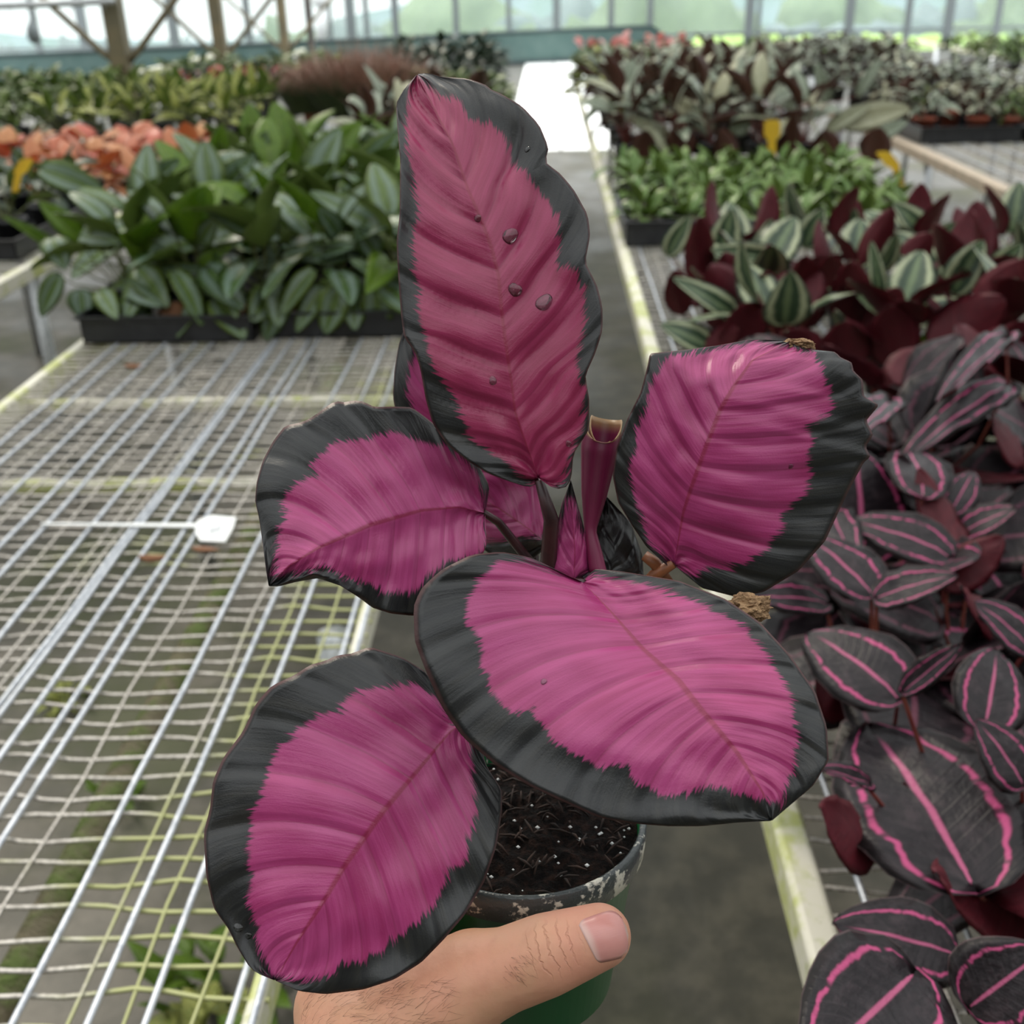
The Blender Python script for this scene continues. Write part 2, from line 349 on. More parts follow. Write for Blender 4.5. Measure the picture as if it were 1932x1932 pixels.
bench('right wire mesh bench carrying the dark pink-veined plants', .205, 1.15, .2, 9.2, [(.262, 1), (.3, 0), (.335, 1), (.37, 1), (.41, 0), (.45, 1), (.5, 1), (.6, 1), (.7, 0), (.8, 1), (.9, 0), (1.0, 1)], (.36, 3.3), [(.203, .03), (1.13, .03)], seed=11, leg_in=.3)
bench('far left bench carrying the coral and yellow plants', -2.4, -1.49, 2.2, 12, [(-2.4+.06*i, i % 2) for i in range(15)], (2.3, 3.6), [(-1.5, .03), (-2.42, .03)], seed=17)
bench('outermost left bench behind the braced posts', -3.9, -2.95, 3.5, 14, [(-3.85+.3*i, 1) for i in range(4)], (3.6, 4.2), [(-2.97, .03), (-3.9, .03)], seed=23)
bench('far right timber edged bench with black trays', 1.61, 2.6, 2.4, 13, [(1.66+.06*i, i % 2) for i in range(15)], (2.5, 6.4), [(1.6, .05), (2.58, .05)], rail_m=M_wood, seed=29)

# ------------------------------------------------------------------ leaf materials (pattern = pigment)
def leaf_mat(kind):
    q = NT('leaf_'+kind); u, av, v = q.uv(); r = q.rnd()
    seed = q.ma('MULTIPLY', r, 37.0)
    s_ = q.ma('MULTIPLY_ADD', av, -.25, u)
    st = q.noise(q.xyz(q.ma('MULTIPLY', s_, 26.0), q.ma('MULTIPLY', v, 2.5), seed), 1, 3, .6)      # streaks along the side veins
    wob = q.ma('MULTIPLY_ADD', q.noise(q.xyz(q.ma('MULTIPLY', u, 9.0), v, seed), 1, 2, .6), .22, -.11)
    a2 = q.ma('ADD', av, wob)
    def band(x, lo, hi, soft=.05): return q.ma('MULTIPLY', q.ss(x, lo-soft, lo+soft), q.ma('SUBTRACT', 1.0, q.ss(x, hi-soft, hi+soft)))
    rib = q.ma('SUBTRACT', 1.0, q.ss(av, .02, .06))
    vein = q.ss(q.ma('PINGPONG', q.ma('MULTIPLY', s_, 14.0), .5), .38, .5)
    trans = .22; rough = .34; tc = None; spec = .5; nb = q.ma('ADD', vein, st)
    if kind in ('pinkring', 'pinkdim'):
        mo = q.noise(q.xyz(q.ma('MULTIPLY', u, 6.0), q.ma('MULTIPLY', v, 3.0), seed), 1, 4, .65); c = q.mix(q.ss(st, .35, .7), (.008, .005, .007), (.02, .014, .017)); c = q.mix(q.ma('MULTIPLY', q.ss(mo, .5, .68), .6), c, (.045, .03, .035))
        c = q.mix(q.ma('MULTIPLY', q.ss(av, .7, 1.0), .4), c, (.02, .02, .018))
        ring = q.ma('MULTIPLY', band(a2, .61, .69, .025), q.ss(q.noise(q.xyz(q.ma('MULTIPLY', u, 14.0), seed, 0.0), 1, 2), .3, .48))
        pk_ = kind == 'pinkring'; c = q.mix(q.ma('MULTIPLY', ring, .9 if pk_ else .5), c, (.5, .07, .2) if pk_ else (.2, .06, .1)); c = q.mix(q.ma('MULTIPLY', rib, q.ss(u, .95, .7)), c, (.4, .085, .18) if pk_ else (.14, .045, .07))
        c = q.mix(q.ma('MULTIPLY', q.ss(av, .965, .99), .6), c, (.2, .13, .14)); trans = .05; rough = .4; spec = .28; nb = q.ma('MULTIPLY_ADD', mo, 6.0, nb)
    elif kind == 'rosering':
        c = q.mix(st, (.022, .05, .025), (.05, .085, .045))
        c = q.mix(q.ma('MULTIPLY', band(a2, .55, .82, .09), .95), c, (.43, .47, .29))
        c = q.mix(q.ma('MULTIPLY', q.ma('SUBTRACT', 1.0, q.ss(a2, .06, .22)), .55), c, (.25, .33, .16)); trans = .15
    elif kind == 'silverstripe':
        g = q.mix(r, (.05, .1, .016), (.15, .22, .03)); g = q.mix(q.ma('MULTIPLY', q.ss(st, .4, .7), .7), g, (.025, .055, .02))
        c = q.mix(q.ma('MULTIPLY', band(a2, .22, .62, .1), .62), g, (.25, .34, .29)); c = q.mix(rib, c, (.16, .26, .09)); trans = .25; rough = .3
    elif kind == 'limeleaf':
        c = q.mix(q.ss(st, .35, .7), (.17, .28, .02), (.1, .2, .02)); c = q.mix(rib, c, (.22, .3, .07)); trans = .4
    elif kind == 'smallgreen':
        c = q.mix(r, (.09, .2, .025), (.19, .3, .06)); c = q.mix(q.ma('MULTIPLY', band(a2, .3, .6, .12), .4), c, (.36, .46, .2)); trans = .25; rough = .22
    elif kind == 'silverbrown':
        c = q.mix(q.ss(st, .4, .7), (.3, .34, .25), (.14, .19, .12)); c = q.mix(q.ma('MULTIPLY', q.ss(r, .45, 1.0), .6), c, (.5, .46, .27)); trans = .12
    elif kind == 'coral':
        c = q.mix(r, (.62, .16, .1), (.66, .34, .14)); c = q.mix(q.ss(st, .5, .8), c, (.6, .1, .1)); trans = .35
    elif kind == 'yellowgreen':
        c = q.mix(q.ss(st, .35, .65), (.6, .58, .16), (.34, .42, .1)); trans = .4
    elif kind == 'midgreen':
        c = q.mix(r, (.08, .15, .022), (.17, .24, .045)); trans = .3; c = q.mix(q.ss(st, .5, .8), c, (.03, .08, .02))
    elif kind == 'darkgreen':
        c = q.mix(r, (.015, .04, .016), (.045, .075, .035)); trans = .15
    elif kind == 'deadbrown':
        c = q.mix(st, (.34, .15, .07), (.22, .1, .05)); trans = .2; rough = .7
    elif kind == 'pinkflower':
        c = q.mix(r, (.75, .4, .38), (.7, .22, .18)); trans = .3
    elif kind == 'redflower':
        c = q.mix(r, (.5, .05, .04), (.4, .03, .03)); trans = .2; rough = .25
    elif kind == 'burgundy':
        c = q.mix(q.ss(st, .3, .7), (.12, .014, .022), (.075, .01, .016)); trans = .2; tc = (.3, .012, .025); rough = .5; spec = .3
    elif kind == 'brownunder':
        c = q.mix(st, (.11, .035, .022), (.06, .03, .022)); trans = .15
    elif kind == 'paleunder':
        c = q.mix(r, (.15, .23, .04), (.2, .27, .07)); trans = .3; rough = .5
    return q.fin(c, rough, spec, q.bump(nb, .003, .18), trans, tcol=tc)
LM = {}
def lm(k):
    if k not in LM: LM[k] = leaf_mat(k)
    return LM[k]
M_stemred = simple('red_stem', (.14, .02, .02), (.2, .05, .03), .45, 30)
M_stemgreen = simple('green_stem', (.09, .13, .035), (.14, .13, .05), .5, 30)

def leaf_arr(nu=7, nv=4, wid=1.0, tip=1.0, base=.8, droop=.25, fold=.25, wave=.0, wn=5, curl=0.0, seed=0, th=.007, pw=.62, lump=0.0):
    """unit leaf: along +X from 0 to 1, half width .5*wid, upper face +Z; returns closed two-layer shape"""
    rs = random.Random(seed); v = []; uv = []; top = {}; bot = {}; f = []; mi = []
    def wfun(u): return (math.sin(math.pi*u**base)**pw)*(1-.25*u**3*tip) if 0 < u < 1 else 0.0
    tw = rs.uniform(-.2, .2)
    for i in range(nu+1):
        u = i/nu; u = .5-.5*math.cos(math.pi*u)*1.0 if nu > 4 else u; hw = .5*wid*wfun(u)
        for j in range(nv+1):
            t = -1+2*j/nv; y = t*hw; z = -droop*u*u+fold*abs(y)*(1-.3*u)+curl*y*y*2+tw*u*y
            z += wave*math.sin(u*wn*6.28+(1.5 if t > 0 else 0))*abs(t)**2
            z += lump*(mnoise.noise((u*4+seed*7, t*2.2, 0))+.6*mnoise.noise((u*9, t*5+seed*3, 2)))
            x = u - .06*abs(t)*(1-u)
            edge = i in (0, nu) or j in (0, nv)
            top[i, j] = len(v); v.append((x, y, z)); uv.append((u, (t+1)/2))
            if edge: bot[i, j] = top[i, j]
            else: bot[i, j] = len(v); v.append((x, y, z-th)); uv.append((u, (t+1)/2))
    for i in range(nu):
        for j in range(nv):
            for q3 in (((i, j), (i+1, j), (i+1, j+1)), ((i, j), (i+1, j+1), (i, j+1))):        # the same diagonal above and below, no slivers poking through
                tt = [top[k] for k in q3]; bb = [bot[k] for k in reversed(q3)]
                if len(set(tt)) == 3: f.append(tuple(tt)); mi.append(0)
                if set(tt) != set(bb): f.append(tuple(bb)); mi.append(1)
    return v, f, mi, uv
def leaf_mesh(top, under, **k):
    v, f, mi, uv = leaf_arr(**k); m = mesh('leaf', v, f, [lm(top), lm(under)], True, mi, uv); return m

def leaf_M(B, T, W, hint, roll=0.0):
    B, T = Vector(B), Vector(T); x = T-B; L = x.length; x = x/L; n = Vector(hint); n = n-x*n.dot(x); n.normalize()
    if roll: n = Matrix.Rotation(roll, 3, x) @ n
    y = n.cross(x)
    return Matrix(((x.x*L, y.x*W, n.x*L, B.x), (x.y*L, y.y*W, n.y*L, B.y), (x.z*L, y.z*W, n.z*L, B.z), (0, 0, 0, 1)))
stem_unit = {}
def stem_obj(parent, A, B, r, mat):
    if mat.name not in stem_unit: stem_unit[mat.name] = MB().tube([(0, 0, 0), (.25, 0, .5), (0, 0, 1)], [1, .8, .6], 6, False).mesh('stem', [mat])
    A, B = Vector(A), Vector(B); z = B-A
    if z.length < .004: return
    x = z.orthogonal().normalized(); L = z.length; zz = z/L; y = zz.cross(x)
    M = Matrix(((x.x*r, y.x*r, z.x, A.x), (x.y*r, y.y*r, z.y, A.y), (x.z*r, y.z*r, z.z, A.z), (0, 0, 0, 1)))
    link('stem', stem_unit[mat.name], parent, M=M)
def pot_mesh(mat, r=.05, h=.085):
    m = MB(); m.lathe([(0, .0), (r*.74, 0), (r*.95, h*.86), (r*1.02, h*.86), (r*1.04, h), (r*.96, h), (r*.94, h*.9), (0, h*.9)], 18)
    mm = m.mesh('pot', [mat, M_soil]); 
    for p in mm.polygons[-18:]: p.material_index = 1
    return mm
PM = {'black': pot_mesh(M_blackplastic), 'green': pot_mesh(M_greenpot), 'terra': pot_mesh(M_terracotta)}

class Sp:
    def __init__(s, leaves, stem, pot='black', n=8, h=.2, spread=.09, L=.13, W=.075, up=.3, pr=1.0, sr=.0025, pz=1.0):
        s.leaves = leaves; s.stem = stem; s.pot = pot; s.n = n; s.h = h; s.spread = spread; s.L = L; s.W = W; s.up = up; s.pr = pr; s.sr = sr; s.pz = pz
def lset(top, under, n=4, **k):
    out = []
    for i in range(n):
        kk = dict(k); kk['seed'] = i; kk['droop'] = k.get('droop', .25)*(.5+.35*i); kk['fold'] = k.get('fold', .25)*(1.4-.3*i); out.append(leaf_mesh(top, under, **kk))
    return out
def new_plant(name, sp, loc, label, group, cat='plant', potted=True):
    e = empty(name, loc, label, cat, group)
    if potted: link('pot', PM[sp.pot], e, M=Matrix.Translation(loc) @ Matrix.Diagonal((sp.pr, sp.pr, sp.pz, 1)))
    return e
def grow(e, sp, rs, n=None, hs=1.0, flip=0.0):
    """random leaves around the pot, each a part"""
    c = Vector(e.location)+Vector((0, 0, .075*sp.pz)); n = n or sp.n; a0 = rs.uniform(0, 6.28)
    for i in range(n):
        a = a0+i*2.4+rs.uniform(-.4, .4); t = (i+.5)/n; h = sp.h*hs*(.35+.65*t)*rs.uniform(.85, 1.12); rr = sp.spread*(1.1-.65*t)*rs.uniform(.6, 1.2)
        d = Vector((math.cos(a), math.sin(a), 0)); B = c+d*rr+Vector((0, 0, h)); L = sp.L*rs.uniform(.75, 1.15); el = sp.up+(t-.45)*1.5+rs.uniform(-.35, .35)
        T = B+(d*math.cos(el)+Vector((0, 0, math.sin(el))))*L
        stem_obj(e, c, B, sp.sr, sp.stem)
        link('leaf', rs.choice(sp.leaves), e, M=leaf_M(B, T, sp.W*L/sp.L*rs.uniform(.85, 1.15), Vector((0, 0, 1))-d*.5, rs.uniform(-.5, .5)+(math.pi if rs.random() < flip else 0)))
ords = ['first', 'second', 'third', 'fourth', 'fifth', 'sixth', 'seventh', 'eighth', 'ninth', 'tenth', 'eleventh', 'twelfth']
def block(name, sp, x0, x1, y0, y1, nx, ny, lab, group, seed, n=None, hs=1.0, z=BZ+.012, jit=.012, skip=None):
    """rows of potted plants; label: which row from the camera, which place from the left"""
    rs = random.Random(seed); out = []
    for j in range(ny):
        for i in range(nx):
            x = x0+(x1-x0)*(i+.5)/nx+rs.uniform(-jit, jit); y = y0+(y1-y0)*(j+.5)/ny+rs.uniform(-jit, jit)
            if skip and skip(x, y): continue
            e = new_plant(name, sp, (x, y, z), '%s, row %s from front, %s from left' % (lab, ['one', 'two', 'three', 'four', 'five', 'six', 'seven', 'eight'][j], ords[i]), group)
            grow(e, sp, rs, n, hs); out.append(e)
    return out
def bush_mesh(name, top, under, n, L, W, R, H, seed, up=.6, nu=4, nv=2):
    """all the small leaves of one far plant as one part"""
    rs = random.Random(seed); V = []; F = []; MI = []; UV = []
    sh = [leaf_arr(nu=nu, nv=nv, droop=.3, fold=.3, seed=k) for k in range(3)]
    for i in range(n):
        v, f, mi, uv = rs.choice(sh); a = rs.uniform(0, 6.28); rr = R*math.sqrt(rs.random()); h = H*rs.uniform(.25, 1)*(1-.35*(rr/R)**2)
        d = Vector((math.cos(a), math.sin(a), 0)); el = rs.uniform(-.3, 1.2)*up*1.6; B = d*rr+Vector((0, 0, h)); l = L*rs.uniform(.7, 1.2)
        a2 = a+rs.uniform(-.9, .9); d2 = Vector((math.cos(a2), math.sin(a2), 0))
        M = leaf_M(B, B+(d2*math.cos(el)+Vector((0, 0, math.sin(el))))*l, W*l/L, Vector((0, 0, 1))-d2*.4)
        k = len(V); V += [M @ Vector(x) for x in v]; F += [tuple(q+k for q in g) for g in f]; MI += mi; UV += uv
    return mesh(name, V, F, [lm(top), lm(under)], True, MI, UV)
def bushes(name, meshes, x0, x1, y0, y1, nx, ny, lab, group, seed, pot='black', z=BZ+.012, s=(.85, 1.15), extra=None):
    rs = random.Random(seed)
    for j in range(ny):
        for i in range(nx):
            x = x0+(x1-x0)*(i+.5)/nx+rs.uniform(-.03, .03); y = y0+(y1-y0)*(j+.5)/ny+rs.uniform(-.03, .03)
            e = empty(name, (x, y, z), '%s, row %s from front, %s from left' % (lab, ['one', 'two', 'three', 'four', 'five', 'six', 'seven', 'eight'][j], ords[i]), 'plant', group)
            link('pot', PM[pot], e, M=Matrix.Translation((x, y, z))); q = rs.uniform(*s)
            link('foliage', meshes[(i+j*2) % len(meshes)], e, M=Matrix.Translation((x, y, z+.06)) @ Matrix.Rotation(rs.uniform(0, 6), 4, 'Z') @ Matrix.Diagonal((q, q, q, 1)))
            if extra: extra(e, rs, q)
def tray(x0, y0, x1, y1, label, h=.06, group='black nursery trays', mat=None):
    z = BZ+.006; m = MB(); t = .004
    m.box((x0, y0, z), (x1, y1, z+.003)); m.box((x0, y0, z), (x1, y0+t, z+h)); m.box((x0, y1-t, z), (x1, y1, z+h)); m.box((x0, y0, z), (x0+t, y1, z+h)); m.box((x1-t, y0, z), (x1, y1, z+h))
    e = empty('plant_tray', ((x0+x1)/2, (y0+y1)/2, z), label, 'tray', group); m.build('body', mat or M_blackplastic, e, False)
    r = MB(); 
    for a_, b_ in (((x0-.008, y0-.008), (x1+.008, y0+t)), ((x0-.008, y1-t), (x1+.008, y1+.008)), ((x0-.008, y0), (x0+t, y1)), ((x1-t, y0), (x1+.008, y1))): r.box((a_[0], a_[1], z+h-.006), (b_[0], b_[1], z+h))
    r.build('rim', mat or M_blackplastic, e, False); return e
def plant_tag(px, py, Y, label, mat, hpx=60, wpx=26, lean=.3, bend=True):
    B = AY(px, py+hpx, Y); T = AY(px, py, Y); h = (T-B).length; wd = wpx*depth(B)/FPX; r = Vector((1, 0, 0)); e = empty('plant_label', B, label, 'plant label', 'yellow plant labels')
    m = MB(); t = Vector((0, .0015, 0)); 
    def quad(a, b, wa, wb):
        m.add([a-r*wa, a+r*wa, b+r*wb, b-r*wb, a-r*wa+t, a+r*wa+t, b+r*wb+t, b-r*wb+t], [(0, 1, 2, 3), (7, 6, 5, 4), (0, 4, 5, 1), (1, 5, 6, 2), (2, 6, 7, 3), (3, 7, 4, 0)])
    up = (T-B)/h; s = r*lean*h
    mid = B+up*h*.5+s*.3
    quad(B, mid, wd*.25, wd*.25); m.build('stake', mat, e, False); m = MB()
    quad(mid, B+up*h*.62+s*.5, wd*.25, wd*.5); quad(B+up*h*.62+s*.5, B+up*h*.95+s, wd*.5, wd*.5); quad(B+up*h*.95+s, T+s*1.1, wd*.5, wd*.25); m.build('head', mat, e, False)
    return e

def px_leaf(e, sp, b, t, wpx, Yb, Yt=None, under=False, roll=0.0, mesh_i=None, hint=None, mats=None):
    """a leaf seen at a known place: base and tip at distance Yb, Yt down the aisle"""
    B = AY(b[0], b[1], Yb); T = AY(t[0], t[1], Yt if Yt is not None else Yb); W = wpx*depth((B+T)/2)/FPX
    h = Vector(hint) if hint else (CAM-(B+T)/2).normalized()+Vector((0, 0, .35))
    if under: h = -h
    ms = mats or sp.leaves
    link('leaf', ms[(mesh_i if mesh_i is not None else int(b[0]+t[1])) % len(ms)], e, M=leaf_M(B, T, W, h, roll))
    c = Vector(e.location)+Vector((0, 0, .075)); o = B-c; hz = Vector((o.x, o.y, 0))                 # stalk arches out low, then up to the leaf
    if o.length > .01: MB().tube([c, c+hz*.45+Vector((0, 0, o.z*.18)), c+hz*.8+Vector((0, 0, o.z*.5)), B-Vector((0, 0, .004))], [sp.sr, sp.sr*.9, sp.sr*.8, sp.sr*.6], 6, False).build('stem', sp.stem, e)
def nearest(plants, p): return min(plants, key=lambda e: (Vector(e.location).xy-Vector(p).xy).length)

# ------------------------------------------------------------------ background plants
S_pink = Sp(lset('pinkring', 'burgundy', 4, nu=12, nv=8, wid=1.0, droop=.26, fold=.1, wave=.024, wn=4, pw=.5, lump=.03), M_stemred, n=7, h=.13, spread=.06, L=.115, W=.125, up=.15)
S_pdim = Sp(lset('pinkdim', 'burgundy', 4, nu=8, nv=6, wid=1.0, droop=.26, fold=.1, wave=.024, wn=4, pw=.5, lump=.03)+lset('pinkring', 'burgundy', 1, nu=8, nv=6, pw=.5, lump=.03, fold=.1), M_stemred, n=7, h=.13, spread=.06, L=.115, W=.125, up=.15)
S_rose = Sp(lset('rosering', 'burgundy', 4, nu=9, nv=6, wid=1.0, droop=.2, fold=.3, wave=.014, pw=.52, lump=.02), M_stemred, n=8, h=.2, spread=.07, L=.115, W=.095, up=.5)
S_silver = Sp(lset('silverstripe', 'paleunder', 4, nu=9, nv=6, wid=1.0, droop=.28, fold=.22, wave=.014, pw=.55, lump=.015), M_stemgreen, n=9, h=.22, spread=.08, L=.15, W=.1, up=.4)
S_lime = Sp(lset('limeleaf', 'limeleaf', 3, nu=8, nv=4, droop=.25, fold=.4), M_stemgreen)
S_dead = Sp(lset('deadbrown', 'deadbrown', 2, nu=7, nv=4, droop=.3, fold=-.3), M_stemgreen)
S_small = Sp(lset('smallgreen', 'paleunder', 3, nu=6, nv=4, droop=.25, fold=.3), M_stemgreen, n=13, h=.03, spread=.05, L=.07, W=.038, up=.4, pz=.55)
S_brown = Sp(lset('silverbrown', 'brownunder', 4, nu=7, nv=4, droop=.25, fold=.35, wave=.012), M_stemred, n=8, h=.2, spread=.08, L=.16, W=.075, up=.5)
S_coral = Sp(lset('coral', 'coral', 3, nu=6, nv=4, droop=.3, fold=.2, wave=.02), M_stemgreen, n=9, h=.035, spread=.07, L=.1, W=.085, up=.2, pz=.8)
S_yel = Sp(lset('yellowgreen', 'midgreen', 3, nu=6, nv=4, droop=.25, fold=.3), M_stemgreen, n=9, h=.13, spread=.08, L=.12, W=.05, up=.6)
S_darkg = Sp(lset('darkgreen', 'paleunder', 3, nu=6, nv=4, droop=.25, fold=.3), M_stemgreen, n=9, h=.1, spread=.07, L=.1, W=.05, up=.4)

S_silver.leaves = S_silver.leaves+S_silver.leaves+S_lime.leaves[:2]
# left bench: trays of silver-striped plants
tray(-1.02, 2.22, -.64, 2.82, 'left black tray at the front under the silver-striped plants')
tray(-.62, 2.24, -.25, 2.84, 'right black tray at the front under the silver-striped plants')
tray(-1.02, 2.86, -.64, 3.46, 'left black tray in the second row under the striped plants')
tray(-.62, 2.86, -.25, 3.46, 'right black tray in the second row under the striped plants')
sil = block('silver_striped_plant', S_silver, -1.04, -.25, 2.25, 3.75, 5, 6, 'broad silver-striped prayer plant on left bench', 'silver-striped plants on the left bench', 5, n=8, hs=.68)
LV = [((80, 322), (188, 352), 62, 3.0, 0), ((408, 372), (462, 298), 62, 2.7, 0), ((300, 362), (402, 320), 56, 2.9, 2), ((410, 315), (418, 238), 50, 3.1, 1),
      ((742, 452), (594, 350), 66, 2.5, 0), ((652, 482), (532, 478), 54, 2.35, 0), ((152, 452), (78, 380), 48, 2.6, 1), ((118, 482), (4, 404), 27, 2.5, 1),
      ((300, 385), (232, 452), 88, 2.55, 1), ((392, 472), (322, 392), 46, 2.4, 1), ((468, 485), (528, 308), 36, 2.5, 1), ((382, 502), (432, 462), 30, 2.35, 1),
      ((545, 440), (618, 380), 50, 2.6, 1), ((292, 500), (218, 528), 44, 2.45, 0), ((288, 522), (382, 498), 27, 2.35, 0), ((388, 510), (462, 545), 34, 2.35, 0), ((545, 500), (430, 492), 26, 2.4, 0),
      ((752, 542), (664, 488), 42, 2.3, 0), ((112, 520), (68, 600), 46, 2.3, 0), ((152, 548), (158, 602), 54, 2.3, 0), ((250, 540), (205, 585), 50, 2.35, 0), ((240, 580), (290, 632), 60, 2.27, 0),
      ((330, 572), (335, 632), 72, 2.25, 3), ((470, 575), (440, 602), 30, 2.25, 3), ((535, 540), (498, 645), 62, 2.25, 0), ((640, 545), (612, 630), 66, 2.25, 0), ((712, 540), (712, 634), 70, 2.25, 0),
      ((600, 330), (672, 232), 80, 3.0, 1), ((690, 330), (745, 250), 70, 2.9, 0), ((560, 330), (565, 240), 55, 3.1, 1), ((480, 330), (500, 250), 50, 3.2, 0), ((250, 370), (330, 300), 46, 2.9, 0),
      ((190, 470), (262, 400), 50, 2.6, 2), ((560, 560), (575, 620), 30, 2.26, 3), ((590, 430), (500, 455), 40, 2.45, 2), ((690, 430), (750, 470), 40, 2.45, 2), ((350, 560), (400, 540), 40, 2.3, 0), ((660, 560), (600, 530), 36, 2.32, 2)]
for b, t, wp, Y, k in LV:
    e = nearest(sil, AY(*b, Y)); S = {0: S_silver, 1: S_lime, 2: S_silver, 3: S_dead}[k]
    px_leaf(e, S, b, t, wp, Y, Y-.03, under=(k == 2))

rs = random.Random(12)
for i in range(13):                                                     # leaves hanging over the front of the trays
    x = 190+i*43+rs.uniform(-18, 18); y = 540+rs.uniform(-30, 30); e = nearest(sil, AY(x, y, 2.26))
    px_leaf(e, S_silver, (x, y), (x+rs.uniform(-70, 70), y+rs.uniform(20, 95)), rs.uniform(46, 80), 2.27, 2.2, mesh_i=rs.choice((0, 1, 2, 3)), roll=rs.uniform(-.7, .7))
for i in range(12):
    x = 90+i*55+rs.uniform(-15, 15); y = 470+rs.uniform(-35, 35); e = nearest(sil, AY(x, y, 2.35))
    px_leaf(e, S_silver, (x, y), (x+rs.uniform(-80, 80), y+rs.uniform(-50, 40)), rs.uniform(40, 62), 2.36, 2.3)
# left bench, further back
sb = block('silver_leaf_plant', S_brown, -.75, -.25, 4.1, 5.0, 4, 3, 'grey-green plant behind the striped plants', 'grey-green plants at the back of the left bench', 31, n=7, hs=.8)
grassb = []
def grass_mesh(seed):
    rs = random.Random(seed); V = []; F = []; mi = []
    for i in range(700):
        a = rs.uniform(0, 6.28); r = .26*math.sqrt(rs.random()); d = Vector((math.cos(a), math.sin(a), 0)); h = .46*(1-.45*(r/.26)**2)*rs.uniform(.65, 1); b = d*r*.6
        m_ = b+d*r*.35+Vector((0, 0, h*.6)); t = b+d*r*.9+Vector((rs.uniform(-.03, .03), rs.uniform(-.03, .03), h)); s = Vector((-d.y, d.x, 0))*.004
        k = len(V); V += [b-s, b+s, m_+s, m_-s, t]; F += [(k, k+1, k+2, k+3), (k+3, k+2, k+4)]; mi += [0, 1 if h > .22 else 0]
    return mesh('grass', V, F, [simple('grass_green', (.08, .11, .04), (.05, .075, .03), .8, 8), simple('grass_brown', (.36, .21, .17), (.24, .16, .11), .8, 8)], False, mi)
gm = [grass_mesh(1), grass_mesh(2)]
for i, (px, Y, s, lab) in enumerate(((590, 6.3, .75, 'brown-tipped grass tuft, left of the three behind the striped plants'), (665, 6.1, .95, 'brown-tipped grass tuft, middle of the three behind the striped plants'), (735, 5.9, .9, 'brown-tipped grass tuft, right of the three behind the tall leaf'))):
    p = AY(px, 200, Y); e = empty('grass_plant', (p.x, Y, BZ+.012), lab, 'plant', 'brown grass tufts'); link('pot', PM['terra'], e, M=Matrix.Translation((p.x, Y, BZ+.012)) @ Matrix.Diagonal((1.4, 1.4, 1, 1)))
    g = link('grass_blades', gm[i % 2], e, M=Matrix.Translation((p.x, Y, BZ+.06)) @ Matrix.Rotation(i*2, 4, 'Z') @ Matrix.Diagonal((s*1.15, s*1.15, s, 1))); tag(g, kind='stuff')
dkb = [bush_mesh('foliage', 'darkgreen', 'darkgreen', 70, .11, .05, .16, .3, 40+i) for i in range(2)]
mgb = [bush_mesh('foliage', 'midgreen', 'midgreen', 70, .1, .045, .15, .24, 50+i) for i in range(3)]
slb = [bush_mesh('foliage', 'silverbrown', 'brownunder', 45, .15, .06, .15, .3, 60+i) for i in range(3)]
ylb = [bush_mesh('foliage', 'yellowgreen', 'midgreen', 60, .1, .045, .15, .22, 70+i) for i in range(2)]
bushes('leafy_plant', mgb, -.72, -.2, 5.3, 6.6, 2, 3, 'leafy green plant far along left bench', 'green plants at the far end of the left bench', 41, s=(.7, .9))
bushes('dark_plant', dkb, -1.0, -.35, 6.7, 8.0, 3, 3, 'dark leaved plant far along left bench', 'dark plants at the far end of the left bench', 43, s=(.85, 1.05))
# second left bench
tray(-2.36, 3.0, -1.98, 3.6, 'black tray on far left bench at the picture edge', group='trays on the far left bench')
tray(-1.95, 3.02, -1.53, 3.6, 'black tray on far left bench next to its rail', group='trays on the far left bench')
block('dark_green_plant', S_darkg, -2.38, -1.52, 3.05, 3.75, 5, 3, 'small dark green plant on the far left bench', 'dark green plants on the far left bench', 45, n=8)
block('coral_plant', S_coral, -2.4, -1.42, 3.85, 5.0, 6, 5, 'coral orange leaved plant on far left bench', 'coral plants on the far left bench', 47, n=9, hs=1.1)
block('yellow_green_plant', S_yel, -2.4, -1.45, 5.1, 6.5, 5, 4, 'yellow-green variegated plant behind the coral plants', 'yellow-green plants on the far left bench', 49, n=10, hs=1.0)
def redf(e, rs, q):
    for k in range(3):
        a = rs.uniform(0, 6.28); B = Vector(e.location)+Vector((.08*math.cos(a), .08*math.sin(a), .3*q)); T = B+Vector((.05*math.cos(a), .05*math.sin(a)-.05, .05))
        link('flower', RF, e, M=leaf_M(B, T, .07, (0, -.6, 1)))
RF = leaf_mesh('redflower', 'redflower', nu=6, nv=4, droop=.1, fold=.2)
PF = leaf_mesh('pinkflower', 'pinkflower', nu=6, nv=4, droop=.1, fold=.2)
bushes('red_flower_plant', dkb[:1]+mgb[:1], -2.2, -1.4, 6.5, 7.0, 4, 2, 'red flowering plant on far left bench', 'red flowering plants on the far left bench', 51, s=(.6, .75), extra=redf)
bushes('lime_green_plant', ylb[:1]+mgb, -2.6, -1.45, 7.1, 8.3, 5, 3, 'bushy lime green plant beyond the red blooms', 'lime green plants at the far end of far left bench', 53, s=(.75, .95))
bushes('green_bedding_plant', mgb, -3.9, -2.5, 4.9, 7.4, 6, 6, 'fine green plant on the outermost left bench', 'green plants on the outermost left bench', 55, s=(.65, .9))
plant_tag(28, 300, 3.1, 'yellow plant label tilted over the small dark green plants', M_yellow, 62, 26, .35)

